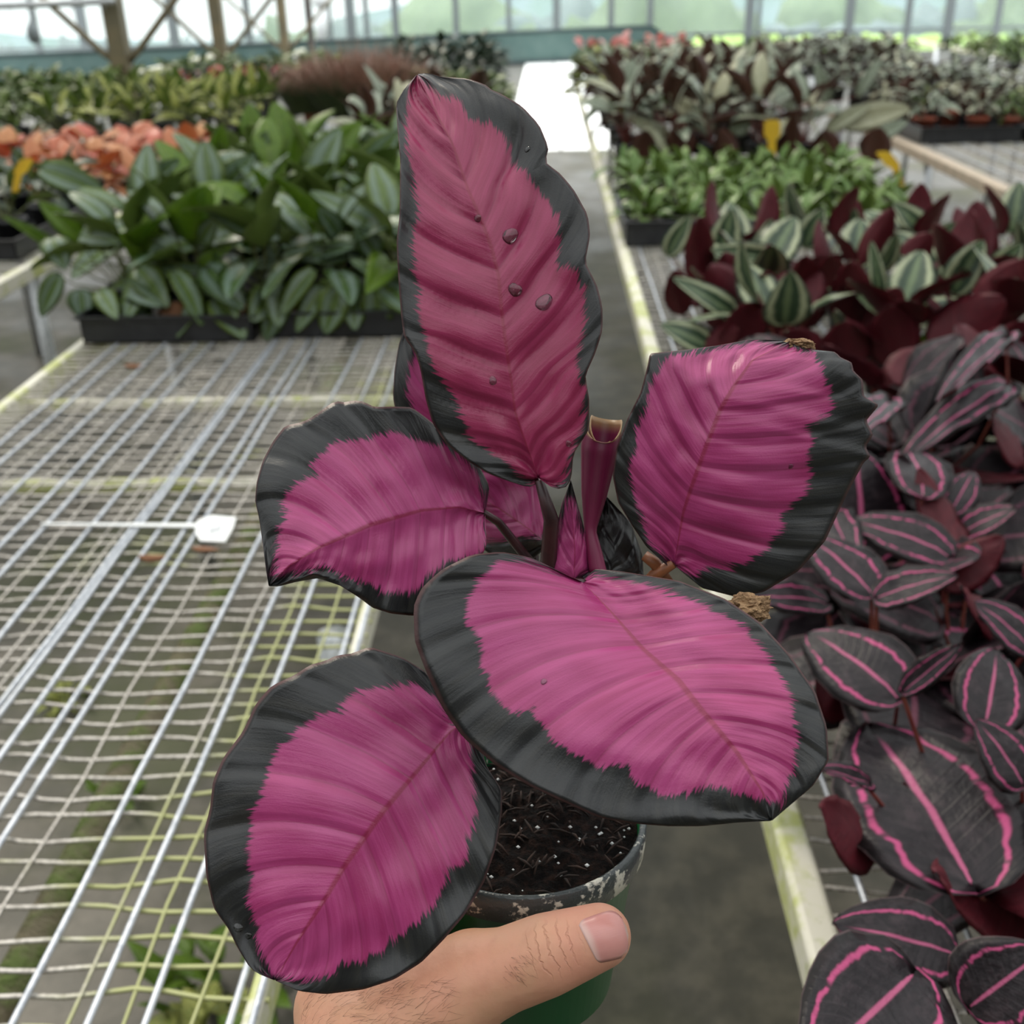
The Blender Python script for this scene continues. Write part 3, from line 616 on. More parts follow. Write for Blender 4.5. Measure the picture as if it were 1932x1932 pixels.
# right bench: dark pink-veined plants (near), rose-ring plants, small green, brown-backed, pink flowering
rs = random.Random(77)
pk = []
PKP = [(.40, .62), (.58, .56), (.74, .66), (.40, .86), (.60, .84), (.80, .90), (.46, 1.08), (.66, 1.08), (.86, 1.12), (.48, 1.30), (.68, 1.32), (.9, 1.36), (.52, 1.52), (.74, 1.54), (.96, 1.58)]
PKP2 = [(.325, .80), (.33, .97), (.335, 1.15), (.34, 1.34), (.35, 1.53)]
for i, (x, y) in enumerate(PKP):
    e = new_plant('pink_veined_plant', S_pink, (x, y, BZ+.006), 'near-black plant with pink leaf rings, row %s from front, %s from rail' % (['one', 'two', 'three', 'four', 'five'][i//3], ords[i % 3]), 'dark pink-veined plants on the right bench'); pk.append(e)
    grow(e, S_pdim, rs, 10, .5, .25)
for i, (x, y) in enumerate(PKP2):
    e = new_plant('pink_veined_plant', S_pink, (x, y, BZ+.006), 'near-black pink-ringed plant hard against the rail, %s from the front' % ords[i], 'dark pink-veined plants on the right bench'); pk.append(e)
    grow(e, S_pdim, rs, 7, .5)
PL = [((1835, 1670), (1650, 1314), 350, .93, 0), ((1695, 1318), (1546, 1156), 190, .97, 0), ((1858, 1372), (1896, 1204), 150, .99, 0), ((1722, 1838), (1560, 1990), 290, .97, 0), ((1655, 1128), (1792, 1070), 96, 1.0, 0),
      ((1645, 1120), (1535, 985), 140, .99, 0), ((1790, 1050), (1625, 945), 120, .97, 0), ((1742, 935), (1728, 785), 124, 1.0, 0), ((1900, 730), (1760, 770), 100, 1.02, 0), ((1795, 965), (1842, 876), 72, .98, 0), ((1815, 1005), (1905, 950), 80, .97, 0),
      ((1650, 1600), (1530, 1530), 150, .95, 1), ((1970, 1730), (1700, 1680), 200, .90, 1), ((1800, 1800), (1625, 1730), 170, .93, 0), ((1830, 1900), (1960, 1800), 190, .95, 0), ((1940, 1220), (1870, 1130), 110, .98, 0), ((1705, 1305), (1808, 1215), 54, 1.0, 0),
      ((1900, 1190), (1770, 1130), 110, .96, 1), ((1830, 1070), (1722, 915), 76, .98, 1), ((1780, 1100), (1895, 1020), 90, .97, 1), ((1600, 1340), (1520, 1250), 120, .94, 1), ((1560, 1140), (1450, 1095), 80, .96, 0), ((1930, 1480), (1870, 1360), 130, .97, 0), ((1640, 1480), (1560, 1440), 60, .96, 0),
      ((1930, 860), (1840, 800), 110, .98, 1), ((1900, 640), (1800, 700), 70, 1.04, 0), ((1680, 760), (1610, 800), 90, 1.0, 0), ((1560, 960), (1620, 1010), 80, .97, 0)]
for b, t, wp, z, k in PL:
    z += .03 if k else .055; Bp = G(*b, z-.03); Tp = G(*t, z+.01); e = nearest(pk, Bp)
    px_leaf(e, S_pink, b, t, wp, Bp.y, Tp.y, under=bool(k), hint=(0, -.45, 1))
ro = []
for i in range(12):
    x = .42+.2*(i % 4); y = 1.86+.27*(i//4)
    e = new_plant('rose_ring_plant', S_rose, (x, y, BZ+.006), 'prayer plant with pale rings, burgundy backs, row %s from front, %s from rail' % (['one', 'two', 'three'][i//4], ords[i % 4]), 'pale-ringed prayer plants on the right bench'); ro.append(e); grow(e, S_rose, rs, 9, .5, .35)
for i in range(3):
    pass
RV = [((1400, 560), (1352, 470), 70, 2.05, 1), ((1560, 560), (1570, 470), 70, 2.05, 1), ((1640, 640), (1700, 540), 80, 1.9, 1), ((1780, 600), (1760, 520), 70, 2.0, 1), ((1450, 590), (1440, 500), 60, 2.0, 1), ((1330, 660), (1400, 620), 60, 1.84, 1), ((1262, 480), (1296, 412), 46, 2.3, 0), ((1360, 490), (1378, 402), 70, 2.25, 0), ((1430, 500), (1452, 420), 50, 2.3, 0), ((1460, 490), (1345, 468), 46, 2.1, 0), ((1520, 465), (1548, 398), 62, 2.3, 0), ((1600, 455), (1612, 396), 46, 2.4, 0), ((1612, 462), (1685, 412), 52, 2.3, 0),
      ((1752, 452), (1698, 386), 58, 2.4, 0), ((1760, 470), (1800, 420), 50, 2.3, 0), ((1800, 550), (1848, 458), 74, 2.0, 0), ((1880, 520), (1925, 460), 60, 2.1, 0), ((1752, 560), (1700, 486), 56, 2.1, 0), ((1665, 590), (1650, 470), 40, 1.95, 0), ((1392, 600), (1284, 522), 54, 1.95, 0), ((1340, 655), (1258, 610), 64, 1.85, 0),
      ((1745, 612), (1800, 568), 36, 1.95, 4), ((1740, 662), (1765, 610), 28, 1.9, 4),
      ((1318, 540), (1322, 396), 60, 2.15, 1), ((1420, 620), (1330, 500), 120, 2.0, 1), ((1525, 615), (1515, 462), 84, 1.95, 1), ((1610, 625), (1600, 476), 88, 1.95, 1), ((1420, 650), (1380, 570), 120, 1.85, 1), ((1470, 640), (1490, 540), 60, 1.9, 1), ((1625, 500), (1690, 388), 60, 2.15, 1), ((1700, 500), (1760, 440), 60, 2.1, 1),
      ((1850, 600), (1945, 490), 110, 1.85, 1), ((1760, 650), (1900, 570), 120, 1.8, 1), ((1690, 690), (1680, 570), 110, 1.8, 1), ((1600, 700), (1590, 600), 110, 1.8, 1), ((1500, 700), (1480, 610), 130, 1.78, 1), ((1700, 780), (1640, 690), 70, 1.7, 1), ((1830, 740), (1850, 640), 110, 1.7, 1), ((1290, 590), (1265, 500), 60, 2.0, 1), ((1750, 790), (1720, 690), 100, 1.65, 1), ((1900, 700), (1930, 600), 90, 1.7, 1)]
for b, t, wp, Y, k in RV:
    e = nearest(ro, AY(*b, Y)); px_leaf(e, S_lime if k == 4 else S_rose, b, t, wp, Y, Y-.02, under=(k == 1))
tray(.225, 3.08, .62, 3.62, 'black tray of small green plants next to the right bench rail', .07, 'trays of the small green plants')
tray(.64, 3.08, 1.06, 3.62, 'black tray of small green plants away from the rail', .07, 'trays of the small green plants')
block('small_green_plant', S_small, .24, 1.12, 3.1, 4.2, 8, 6, 'low glossy green seedling plant on the right bench', 'small green plants on the right bench', 57, n=11)
brn = block('brown_backed_plant', S_brown, .24, 1.1, 4.35, 6.1, 5, 6, 'silvery prayer plant with brown leaf backs', 'brown-backed plants on the right bench', 59, n=9, hs=.95)
bushes('variegated_plant', ylb+slb[:1], .24, .6, 6.2, 7.2, 2, 3, 'pale variegated plant past the brown-backed plants', 'variegated plants on the right bench', 61, s=(.8, 1.1))
bushes('grey_leaved_plant', slb, .65, 1.12, 6.2, 7.6, 3, 4, 'grey leaved plant far along the right bench', 'grey leaved plants on the right bench', 63, s=(.7, .9))
def pinkf(e, rs, q):
    for k in range(2):
        a = rs.uniform(0, 6.28); B = Vector(e.location)+Vector((.08*math.cos(a), .08*math.sin(a), .33*q)); T = B+Vector((.05*math.cos(a), .04*math.sin(a)-.04, .06))
        link('flower', PF, e, M=leaf_M(B, T, .07, (0, -.8, 1)))
bushes('pink_flower_plant', mgb, .24, 1.08, 7.7, 9.1, 5, 3, 'pink flowering plant at end of right bench', 'pink flowering plants at the end of the right bench', 65, s=(.68, .8), extra=pinkf)
BV = [((1362, 175), (1358, 84), 24, 5.4, 0), ((1428, 195), (1446, 92), 26, 5.1, 1), ((1500, 205), (1456, 122), 50, 5.0, 0), ((1480, 235), (1572, 205), 28, 4.6, 0), ((1560, 250), (1642, 190), 34, 4.55, 0), ((1598, 240), (1722, 192), 54, 4.6, 0), ((1636, 275), (1712, 222), 34, 4.45, 0), ((1388, 252), (1412, 212), 40, 4.45, 0),
      ((1262, 272), (1188, 218), 38, 4.5, 0), ((1322, 240), (1266, 178), 44, 4.7, 0), ((1205, 232), (1146, 188), 30, 4.9, 4), ((1228, 205), (1282, 172), 30, 4.9, 4), ((1482, 322), (1500, 205), 44, 4.4, 1), ((1290, 302), (1280, 226), 64, 4.4, 1), ((1382, 302), (1350, 240), 56, 4.4, 1), ((1642, 302), (1662, 238), 64, 4.4, 1), ((1210, 300), (1222, 240), 50, 4.4, 1), ((1560, 300), (1552, 238), 60, 4.4, 1),
      ((1700, 190), (1722, 140), 30, 5.4, 1), ((1560, 190), (1540, 120), 34, 5.6, 0), ((1620, 180), (1660, 110), 26, 5.8, 0), ((1340, 250), (1310, 200), 40, 4.6, 0)]
for p0, p1, wp, Y, k in BV:
    e = nearest(brn, AY(*p0, Y)); px_leaf(e, S_lime if k == 4 else S_brown, p0, p1, wp, Y, Y-.02, under=(k == 1))
plant_tag(1456, 226, 4.22, 'upright yellow plant label among the brown-backed plants', M_yellow, 76, 30, .02)
plant_tag(1700, 285, 3.75, 'bent yellow plant label over the small green plants', M_yellow, 66, 28, -.5)
plant_tag(1290, 158, 6.2, 'small yellow plant label far among the variegated plants', M_yellow, 30, 18, .05)
# second right bench
tray(1.66, 5.0, 2.1, 5.6, 'black tray of terracotta pots on the far right bench', .07, 'trays on the far right bench')
tray(2.12, 5.0, 2.56, 5.6, 'black tray at the right picture edge on far right bench', .07, 'trays on the far right bench')
bushes('terracotta_potted_plant', slb[:2]+mgb[:1], 1.66, 2.56, 5.02, 5.9, 5, 3, 'grey-green plant in a terracotta pot', 'terracotta potted plants on the far right bench', 67, pot='terra', s=(.42, .55))
bushes('low_silver_plant', slb, 1.66, 2.56, 6.05, 6.95, 5, 3, 'low silvery plant behind the terracotta pots', 'low silvery plants on the far right bench', 68, s=(.45, .55))
bushes('green_potted_plant', mgb, 2.02, 2.56, 4.1, 4.6, 3, 2, 'green plant in a dark green pot', 'green potted plants on the far right bench', 69, pot='green', s=(.6, .75))
bushes('silver_bush', slb, 1.66, 2.56, 7.8, 8.9, 4, 4, 'silvery bush beyond the terracotta pots', 'silvery bushes on the far right bench', 71, s=(.6, .75))
bushes('green_bush', mgb, 1.66, 2.6, 9.0, 10.2, 4, 2, 'dense green bush at far right bench end', 'green bushes on the far right bench', 73, s=(.55, .75))
bench('outermost right bench filled with green bushes', 3.05, 4.1, 5, 13, [(3.1+.3*i, 1) for i in range(4)], (5, 5.6), [(3.05, .03), (4.08, .03)], seed=37)
bushes('green_bedding_bush', mgb, 3.1, 4.1, 6.0, 9.5, 4, 6, 'green bush on the outermost right bench', 'green bushes on the outermost right bench', 75, s=(.55, .75))
for i, px in enumerate((1796, 1845, 1886)):  # white cups stand in for patches of light
    p = AY(px, 200, 7.2); e = empty('light_patch_cup', (p.x, 7.2, p.z), 'white light-patch stand-in sleeve on the far right bench, %s from the left' % ords[i], 'pot', 'light patch stand-ins'); e.location.z = BZ+.004
    MB().lathe([(0, 0), (.05, 0), (.068, .09), (.072, .1), (.066, .1), (.05, .02), (0, .02)], 16, (p.x, 7.2, BZ+.004)).build('cup', M_white, e)
    MB().lathe([(.068, .09), (.076, .1), (.072, .11), (.064, .1)], 16, (p.x, 7.2, BZ+.004)).build('rim', M_white, e)
# weeds under the left bench
wb = [bush_mesh('foliage', 'limeleaf', 'limeleaf', 26, .09, .035, .09, .14, 80), bush_mesh('foliage', 'yellowgreen', 'limeleaf', 22, .08, .05, .08, .1, 81)]
for i, (px, py, lab) in enumerate(((425, 1870, 'yellow-green weed on the floor under the bench corner'), (395, 1960, 'larger weed on the floor at the bottom picture edge'), (215, 1475, 'small weed on the floor under the mesh at left'), (120, 1290, 'low weed on the floor below the mossy support'))):
    p = G(px, py, .06); e = empty('weed', (p.x, p.y, 0), lab, 'weed', 'weeds under the left bench'); link('foliage', wb[i % 2], e, M=Matrix.Translation((p.x, p.y, -.01)) @ Matrix.Diagonal(((1, 1, 1, 1), (.9, .9, .9, 1), (.45, .45, .45, 1), (.5, .5, .5, 1))[i])); stem_obj(e, (p.x, p.y, 0), (p.x, p.y, .05), .004, M_stemgreen)
# white plant label lying on the left bench
a, b = G(78, 989, BZ+.008), G(375, 992, BZ+.008); c = G(440, 1000, BZ+.008)
e = empty('white_plant_label', a, 'white plastic plant label lying flat on the empty wire bench', 'plant label')
d = (b-a).normalized(); s = Vector((-d.y, d.x, 0)); tk = Vector((0, 0, .0018))
def flat(poly, name, mat, z=0):
    p0 = [Vector((x.x, x.y, BZ+.0075+z)) for x in poly]; n = len(p0); o = link(name, mesh(name, p0+[x+tk for x in p0], [tuple(range(n-1, -1, -1)), tuple(range(n, 2*n))]+[(i, (i+1) % n, n+(i+1) % n, n+i) for i in range(n)], [mat], False), e); return o
flat([a-s*.002, b-s*.0055, b+s*.0055, a+s*.002], 'stake', M_white)
hd = [G(x, y, BZ+.0075) for x, y in ((372, 985), (400, 974), (446, 978), (440, 998), (425, 1024), (378, 1022), (368, 1006))]
flat(list(reversed(hd)), 'head', M_white, .0002)
flat(list(reversed([G(x, y, BZ+.0095) for x, y in ((396, 994), (418, 990), (416, 1001), (394, 1006))])), 'pencil_mark', simple('pencil_grey', (.5, .52, .54), (.65, .66, .68), .6, 200), .0021)
# dry leaf scraps on the mesh
for i, (px, py) in enumerate(((285, 1052), (385, 1036), (250, 690))):
    p = G(px, py, BZ+.006); e = empty('leaf_scrap', p, ['dry brown leaf scrap on the mesh below the white label', 'tiny pink leaf scrap beside the white label head', 'pale leaf scrap on the mesh near the black tray'][i], 'leaf scrap')
    link('scrap', S_dead.leaves[i % 2], e, M=leaf_M(p-Vector((.015, 0, -.004)), p+Vector((.02, .008, .004)), .018, (0, 0, 1)))

# ------------------------------------------------------------------ the held plant
def hero_mat():
    q = NT('pink_and_black_leaf'); u, av, v = q.uv()
    at = q.n('ShaderNodeAttribute', attribute_name='sd').outputs['Fac']; ls = q.n('ShaderNodeAttribute', attribute_name='lseed').outputs['Fac']
    s_ = q.ma('MULTIPLY_ADD', av, -.2, u)
    side = q.ma('MULTIPLY_ADD', q.ma('SIGN', v), 7.0, ls)
    j1 = q.noise(q.xyz(q.ma('MULTIPLY', s_, 170.0), q.ma('MULTIPLY', av, 5.0), side), 1, 3, .65)
    j2 = q.noise(q.xyz(q.ma('MULTIPLY', s_, 34.0), q.ma('MULTIPLY', av, 2.0), side), 1, 2, .6)
    d = q.ma('ADD', at, q.ma('MULTIPLY_ADD', j1, 46.0, -23.0)); d = q.ma('ADD', d, q.ma('MULTIPLY_ADD', j2, 26.0, -13.0))
    pink = q.ss(d, -5.0, 6.0)
    st = q.noise(q.xyz(q.ma('MULTIPLY', s_, 60.0), q.ma('MULTIPLY', av, 1.6), side), 1, 4, .6)
    lo = q.noise(q.co(), 26, 2, .5)
    pc = q.mix(q.ss(st, .3, .72), (.33, .024, .125), (.43, .05, .195)); pc = q.mix(q.ma('MULTIPLY', q.ss(lo, .42, .62), .35), pc, (.5, .085, .26)); pc = q.mix(q.ma('MULTIPLY', q.ss(q.ma('ABSOLUTE', q.ma('SUBTRACT', ls, 13.7)), 2.0, 1.0), .8), pc, q.mix(q.ss(st, .3, .72), (.25, .013, .055), (.32, .024, .085)))
    pp = q.ma('PINGPONG', q.ma('MULTIPLY', s_, 9.0), .5); lv = q.ss(pp, .455, .5)
    pc = q.mix(q.ma('MULTIPLY', lv, .4), pc, (.2, .018, .06))
    rib = q.ma('SUBTRACT', 1.0, q.ss(av, .008, .03)); pc = q.mix(q.ma('MULTIPLY', rib, .75), pc, (.25, .015, .05))
    dc = q.mix(q.ss(st, .35, .7), (.009, .010, .012), (.02, .021, .021)); dc = q.mix(q.ma('MULTIPLY', q.ss(j2, .5, .7), .5), dc, (.026, .024, .02))
    c = q.mix(pink, dc, pc); c = q.mix(q.ma('MULTIPLY', q.ss(av, .975, .995), .55), c, (.2, .09, .09))
    h = q.ma('ADD', q.ma('MULTIPLY', q.ss(pp, .3, .5), -1.2), q.ma('MULTIPLY', st, .5)); fine = q.noise(q.co(), 1400, 2, .6)
    h = q.ma('MULTIPLY_ADD', fine, .12, h)
    return q.fin(c, q.ma('MULTIPLY_ADD', q.noise(q.co(), 300, 2), .16, .3), .55, q.bump(h, .0018, .3), .1, tcol=q.mix(pink, (.02, .015, .012), (.45, .03, .09)))
M_hero = hero_mat()
def under_mat():
    q = NT('burgundy_leaf_back'); c = q.co(); n = q.noise(c, 60, 3); return q.fin(q.mix(n, (.1, .012, .03), (.06, .01, .02)), .5, .4, None, .1)
M_under = under_mat()

def resample(pts, n, dense=None):
    p = np.array(pts, float); d = np.r_[0, np.cumsum(np.hypot(*np.diff(p, axis=0).T))]; d /= d[-1]; t = np.linspace(0, 1, n)
    # smooth (Catmull-Rom-like) resampling
    fine = np.linspace(0, 1, n*6); x = np.interp(fine, d, p[:, 0]); y = np.interp(fine, d, p[:, 1])
    k = np.ones(7)/7; xs_ = np.r_[[x[0]]*3, x, [x[-1]]*3]; ys_ = np.r_[[y[0]]*3, y, [y[-1]]*3]; x = np.convolve(xs_, k, 'valid'); y = np.convolve(ys_, k, 'valid')
    return np.c_[np.interp(t, fine, x), np.interp(t, fine, y)]
def sdist(pt, poly):
    """signed distance of picture points to the pink field's outline (positive inside)"""
    poly = np.array(poly, float); a = poly; b = np.roll(poly, -1, 0); best = np.full(len(pt), 1e9); ins = np.zeros(len(pt), bool)
    for p, q in zip(a, b):
        e = q-p; wv = pt-p; t = np.clip((wv@e)/max(e@e, 1e-9), 0, 1); best = np.minimum(best, np.hypot(*(wv-t[:, None]*e).T))
        c = ((p[1] > pt[:, 1]) != (q[1] > pt[:, 1])) & (pt[:, 0] < (q[0]-p[0])*(pt[:, 1]-p[1])/((q[1]-p[1]) if abs(q[1]-p[1]) > 1e-9 else 1e-9)+p[0]); ins ^= c
    return np.where(ins, best, -best)
def hero_leaf(name, parent, mid, left, right, pink, dm, dl, dr, seed=0, rip=.0009, nr=9, NU=72, NV=22, label=None, edge_wave=.0, us=1.0):
    M_ = resample(mid, NU+1); L_ = resample(left, NU+1); R_ = resample(right, NU+1); tt = np.linspace(0, 1, NU+1)
    f_ = lambda a: np.interp(tt, np.linspace(0, 1, len(a)), a)
    DM, DL, DR = f_(dm), f_(dl), f_(dr); V = []; UV = []; PX = []; idx = {}; bot = {}
    for i in range(NU+1):
        for j in range(-NV, NV+1):
            a = abs(j)/NV; E = L_[i] if j < 0 else R_[i]; off = DL[i] if j < 0 else DR[i]; p = M_[i]*(1-a)+E*a; s_ = tt[i]-.2*a
            ph = s_*nr+.5*mnoise.noise((tt[i]*2.3+seed, (3 if j < 0 else 8), 0)); r = abs((ph % 1)-.5)*2                                   # 1 on a side vein: quilted surface
            dep = DM[i]+off*a**1.5+rip*(r**2)*min(1, a*4)*(1-a**6)-rip*.9*(1-a)**8+edge_wave*math.sin(tt[i]*31+j*.02)*a**5*math.sin(math.pi*tt[i])
            dep += .0038*mnoise.noise((tt[i]*4.5+seed*9, j/NV*2.1, 1))*(.3+.7*a)+.0009*mnoise.noise((tt[i]*9, j/NV*4+seed*5, 4))
            idx[i, j] = len(V); V.append(P(p[0], p[1], dep)); PX.append(p); UV.append((tt[i]*us, (j/NV+1)/2))
            if i in (0, NU) or abs(j) == NV: bot[i, j] = idx[i, j]
            else: bot[i, j] = len(V); V.append(P(p[0], p[1], dep+.0007)); PX.append(p); UV.append((tt[i]*us, (j/NV+1)/2))
    F = []; MI = []
    for i in range(NU):
        for j in range(-NV, NV):
            for q3 in (((i, j), (i, j+1), (i+1, j+1)), ((i, j), (i+1, j+1), (i+1, j))):
                ta = [idx[k] for k in q3]; tb = [bot[k] for k in reversed(q3)]; F.append(tuple(ta)); MI.append(0)
                if set(ta) != set(tb): F.append(tuple(tb)); MI.append(1)
    m = mesh(name, V, F, [M_hero, M_under], True, MI, UV)
    # upper face looks at the camera
    c0 = min((p for p in m.polygons if p.material_index == 0), key=lambda p: (p.center-V[idx[NU//2, NV//2]]).length)
    if c0.normal.dot(CAM-c0.center) < 0: m.flip_normals()
    A = m.attributes.new('sd', 'FLOAT', 'POINT'); A.data.foreach_set('value', sdist(np.array(PX), pink).astype(np.float32) if pink else np.full(len(PX), -200, np.float32))
    A = m.attributes.new('lseed', 'FLOAT', 'POINT'); A.data.foreach_set('value', np.full(len(PX), seed*13.7, np.float32))
    o = link(name, m, parent); tag(o, label); return o

POTC = P(990, 1538, .44)
POT_T = Matrix.Rotation(math.radians(-5), 3, 'X')             # leans slightly away from the camera
hero_loc = POTC + POT_T @ Vector((0, 0, -.086))
H = empty('potted_prayer_plant', hero_loc, 'held prayer plant with magenta leaves edged black in a small green pot', 'potted plant')
PMX = Matrix.Translation(POTC) @ POT_T.to_4x4()
pot = MB(); pot.lathe([(0, -.086), (.034, -.086), (.037, -.083), (.0465, -.011), (.0485, -.010), (.0492, -.004), (.0492, -.0005), (.0485, 0), (.0474, -.001), (.0465, -.008), (.044, -.022), (.03, -.07), (0, -.07)], 64)
potm = pot.mesh('pot', [M_greenpot])
q = NT('dirty_pot_lip'); nz = q.noise(q.co(), 95, 4, .65); nb = q.noise(q.co(), 320, 3, .6); M_lip = q.fin(q.mix(q.ss(q.ma('MULTIPLY_ADD', nb, .3, nz), .68, .76), (.05, .06, .062), (.62, .6, .52)), .35, .5, q.bump(nb, .001, .6))
q = NT('hero_green_plastic'); nz = q.noise(q.co(), 18, 3, .6); M_gp = q.fin(q.mix(nz, (.006, .12, .035), (.012, .15, .05)), .28, .5, None, .12, tcol=(.05, .35, .1))
potm.materials.clear(); potm.materials.append(M_gp); potm.materials.append(M_lip)
po = link('pot', potm, H, M=PMX)
rim = MB().lathe([(.0466, -.0125), (.0497, -.0115), (.0503, -.004), (.0503, .0005), (.0492, .0015), (.0476, .0005), (.0468, -.006)], 72).build('rim', M_lip, po); rim.parent = po; rim.matrix_local = Matrix()
rs = random.Random(5)
sv = []; sf = []; NR, NA = 26, 72
for i in range(NR+1):
    for k in range(NA):
        r = .0466*i/NR; an = 2*math.pi*k/NA; x, y = r*math.cos(an), r*math.sin(an)
        z = -.0065+.0045*(1-(i/NR)**2)+.0035*mnoise.noise((x*120, y*120, 3))+.0018*mnoise.noise((x*420, y*420, 5)); sv.append((x, y, z))
for i in range(NR):
    for k in range(NA): sf.append((i*NA+k, (i+1)*NA+k, (i+1)*NA+(k+1) % NA, i*NA+(k+1) % NA))
link('soil', mesh('soil', sv, sf, [M_soil]), H, M=PMX)
gr = MB()
for i in range(75):
    a_ = rs.uniform(0, 6.28); r = .044*math.sqrt(rs.random()); c = Vector((r*math.cos(a_), r*math.sin(a_), -.0045+.0035*(1-(r/.046)**2))); s_ = rs.uniform(.0004, .0011)
    gr.add([c+Vector(v)*s_ for v in ((1, 0, 0), (-1, .2, 0), (0, 1, .1), (.1, -1, 0), (0, 0, 1), (0, .1, -1))], [(0, 2, 4), (2, 1, 4), (1, 3, 4), (3, 0, 4), (2, 0, 5), (1, 2, 5), (3, 1, 5), (0, 3, 5)])
g = gr.build('perlite_grains', M_white, H, M=PMX); tag(g, kind='stuff')
ch = MB()
for i in range(160):
    a_ = rs.uniform(0, 6.28); r = .0445*math.sqrt(rs.random()); c = Vector((r*math.cos(a_), r*math.sin(a_), -.004+.0035*(1-(r/.046)**2))); d = Vector((rs.uniform(-1, 1), rs.uniform(-1, 1), rs.uniform(-.3, .5))).normalized()*rs.uniform(.002, .005)
    ch.tube([c-d, c+Vector((0, 0, .0006)), c+d], [.0003, .0006, .0003], 4)
g = ch.build('bark_chips', simple('bark_chip', (.035, .016, .01), (.012, .006, .004), .9, 200), H, M=PMX); tag(g, kind='stuff')

# leaf outlines as seen, each set at its own distance and bent in depth
hero_leaf('leaf', H,
  [(1016,902),(1013,893),(990,831),(972,779),(964,714),(954,649),(946,585),(941,521),(928,469),(912,425),(881,353),(855,275),(816,198),(787,141)],
  [(1016,902),(1016,912),(998,920),(959,908),(920,893),(881,869),(842,838),(816,799),(803,753),(793,696),(783,665),(762,636),(757,600),(752,534),(748,456),(754,405),(755,301),(750,244),(747,195),(762,168),(787,140)],
  [(1016,902),(1030,912),(1047,924),(1073,918),(1079,895),(1082,856),(1111,812),(1112,753),(1104,709),(1124,665),(1137,623),(1137,580),(1127,539),(1104,495),(1114,443),(1109,405),(1083,358),(1057,327),(1028,306),(1036,280),(1018,236),(985,200),(946,177),(925,169),(918,160),(881,148),(829,145),(809,137),(787,140)],
  [(789,142),(778,159),(769,210),(769,275),(778,314),(783,353),(785,418),(780,469),(785,547),(791,600),(798,629),(822,696),(845,740),(868,779),(881,812),(920,849),(959,875),(992,903),(1012,912),(1021,905),(1036,918),(1062,916),(1075,882),(1075,856),(1096,805),(1106,761),(1104,732),(1088,706),(1091,665),(1101,616),(1104,572),(1098,539),(1083,498),(1057,503),(1054,456),(1049,399),(1029,368),(1010,348),(995,317),(974,317),(964,288),(956,260),(933,236),(886,223),(876,205),(860,190),(829,182),(803,159)],
  [.407,.402,.400,.400,.402,.408,.418], [.004,.002,-.004,-.006,-.004,0], [-.004,-.012,-.012,-.006,0,.006], 1, .0024, 8)
hero_leaf('leaf', H,
  [(916,968),(865,957),(795,963),(739,979),(698,991),(656,1010),(600,1035),(544,1069),(507,1106)],
  [(916,968),(924,918),(900,870),(879,850),(823,803),(795,781),(776,768),(739,767),(706,768),(684,757),(664,755),(653,760),(633,756),(616,767),(594,784),(572,796),(538,803),(516,831),(496,868),(484,910),(481,946),(488,974),(493,1007),(502,1077),(507,1106)],
  [(916,968),(918,1030),(890,1090),(851,1125),(781,1162),(739,1158),(703,1147),(678,1128),(642,1105),(600,1091),(558,1098),(524,1107),(507,1106)],
  [(918,1030),(915,960),(906,901),(879,868),(851,843),(795,834),(753,820),(712,820),(670,826),(628,837),(605,859),(586,879),(603,893),(572,901),(541,926),(527,960),(541,972),(524,996),(524,1035),(517,1086),(558,1080),(614,1069),(639,1083),(672,1097),(703,1100),(720,1119),(770,1122),(795,1102),(837,1060),(900,1050)],
  [.421,.413,.402,.394,.388,.385], [.006,.004,.004,.008,.008,.0], [0,.004,.006,.006,.003,0], 2, .0015, 8, edge_wave=.002)
hero_leaf('leaf', H,
  [(1272,1066),(1275,1047),(1289,964),(1305,915),(1332,839),(1358,772),(1385,726),(1418,680),(1490,644)],
  [(1272,1066),(1259,1068),(1219,1031),(1192,991),(1166,948),(1156,898),(1163,845),(1183,792),(1209,739),(1222,689),(1226,667),(1292,660),(1358,651),(1411,641),(1448,641),(1490,644)],
  [(1272,1066),(1290,1082),(1325,1110),(1391,1127),(1441,1117),(1507,1077),(1557,1021),(1583,964),(1607,915),(1630,872),(1643,862),(1633,843),(1648,820),(1634,794),(1659,764),(1630,748),(1628,716),(1610,700),(1608,684),(1585,674),(1577,664),(1537,660),(1490,644)],
  [(1272,1064),(1226,1024),(1202,948),(1189,891),(1202,812),(1222,759),(1229,719),(1255,676),(1285,668),(1358,658),(1424,645),(1474,653),(1534,666),(1553,699),(1567,739),(1567,785),(1524,805),(1534,832),(1524,865),(1530,911),(1510,941),(1474,974),(1481,997),(1448,1034),(1408,1064),(1342,1070),(1310,1085),(1290,1078)],
  [.418,.412,.406,.402,.402,.408,.418], [.002,-.004,-.004,0,.006,.004], [.0,.006,.014,.02,.018,.008,0], 3, .0015, 8, 110)
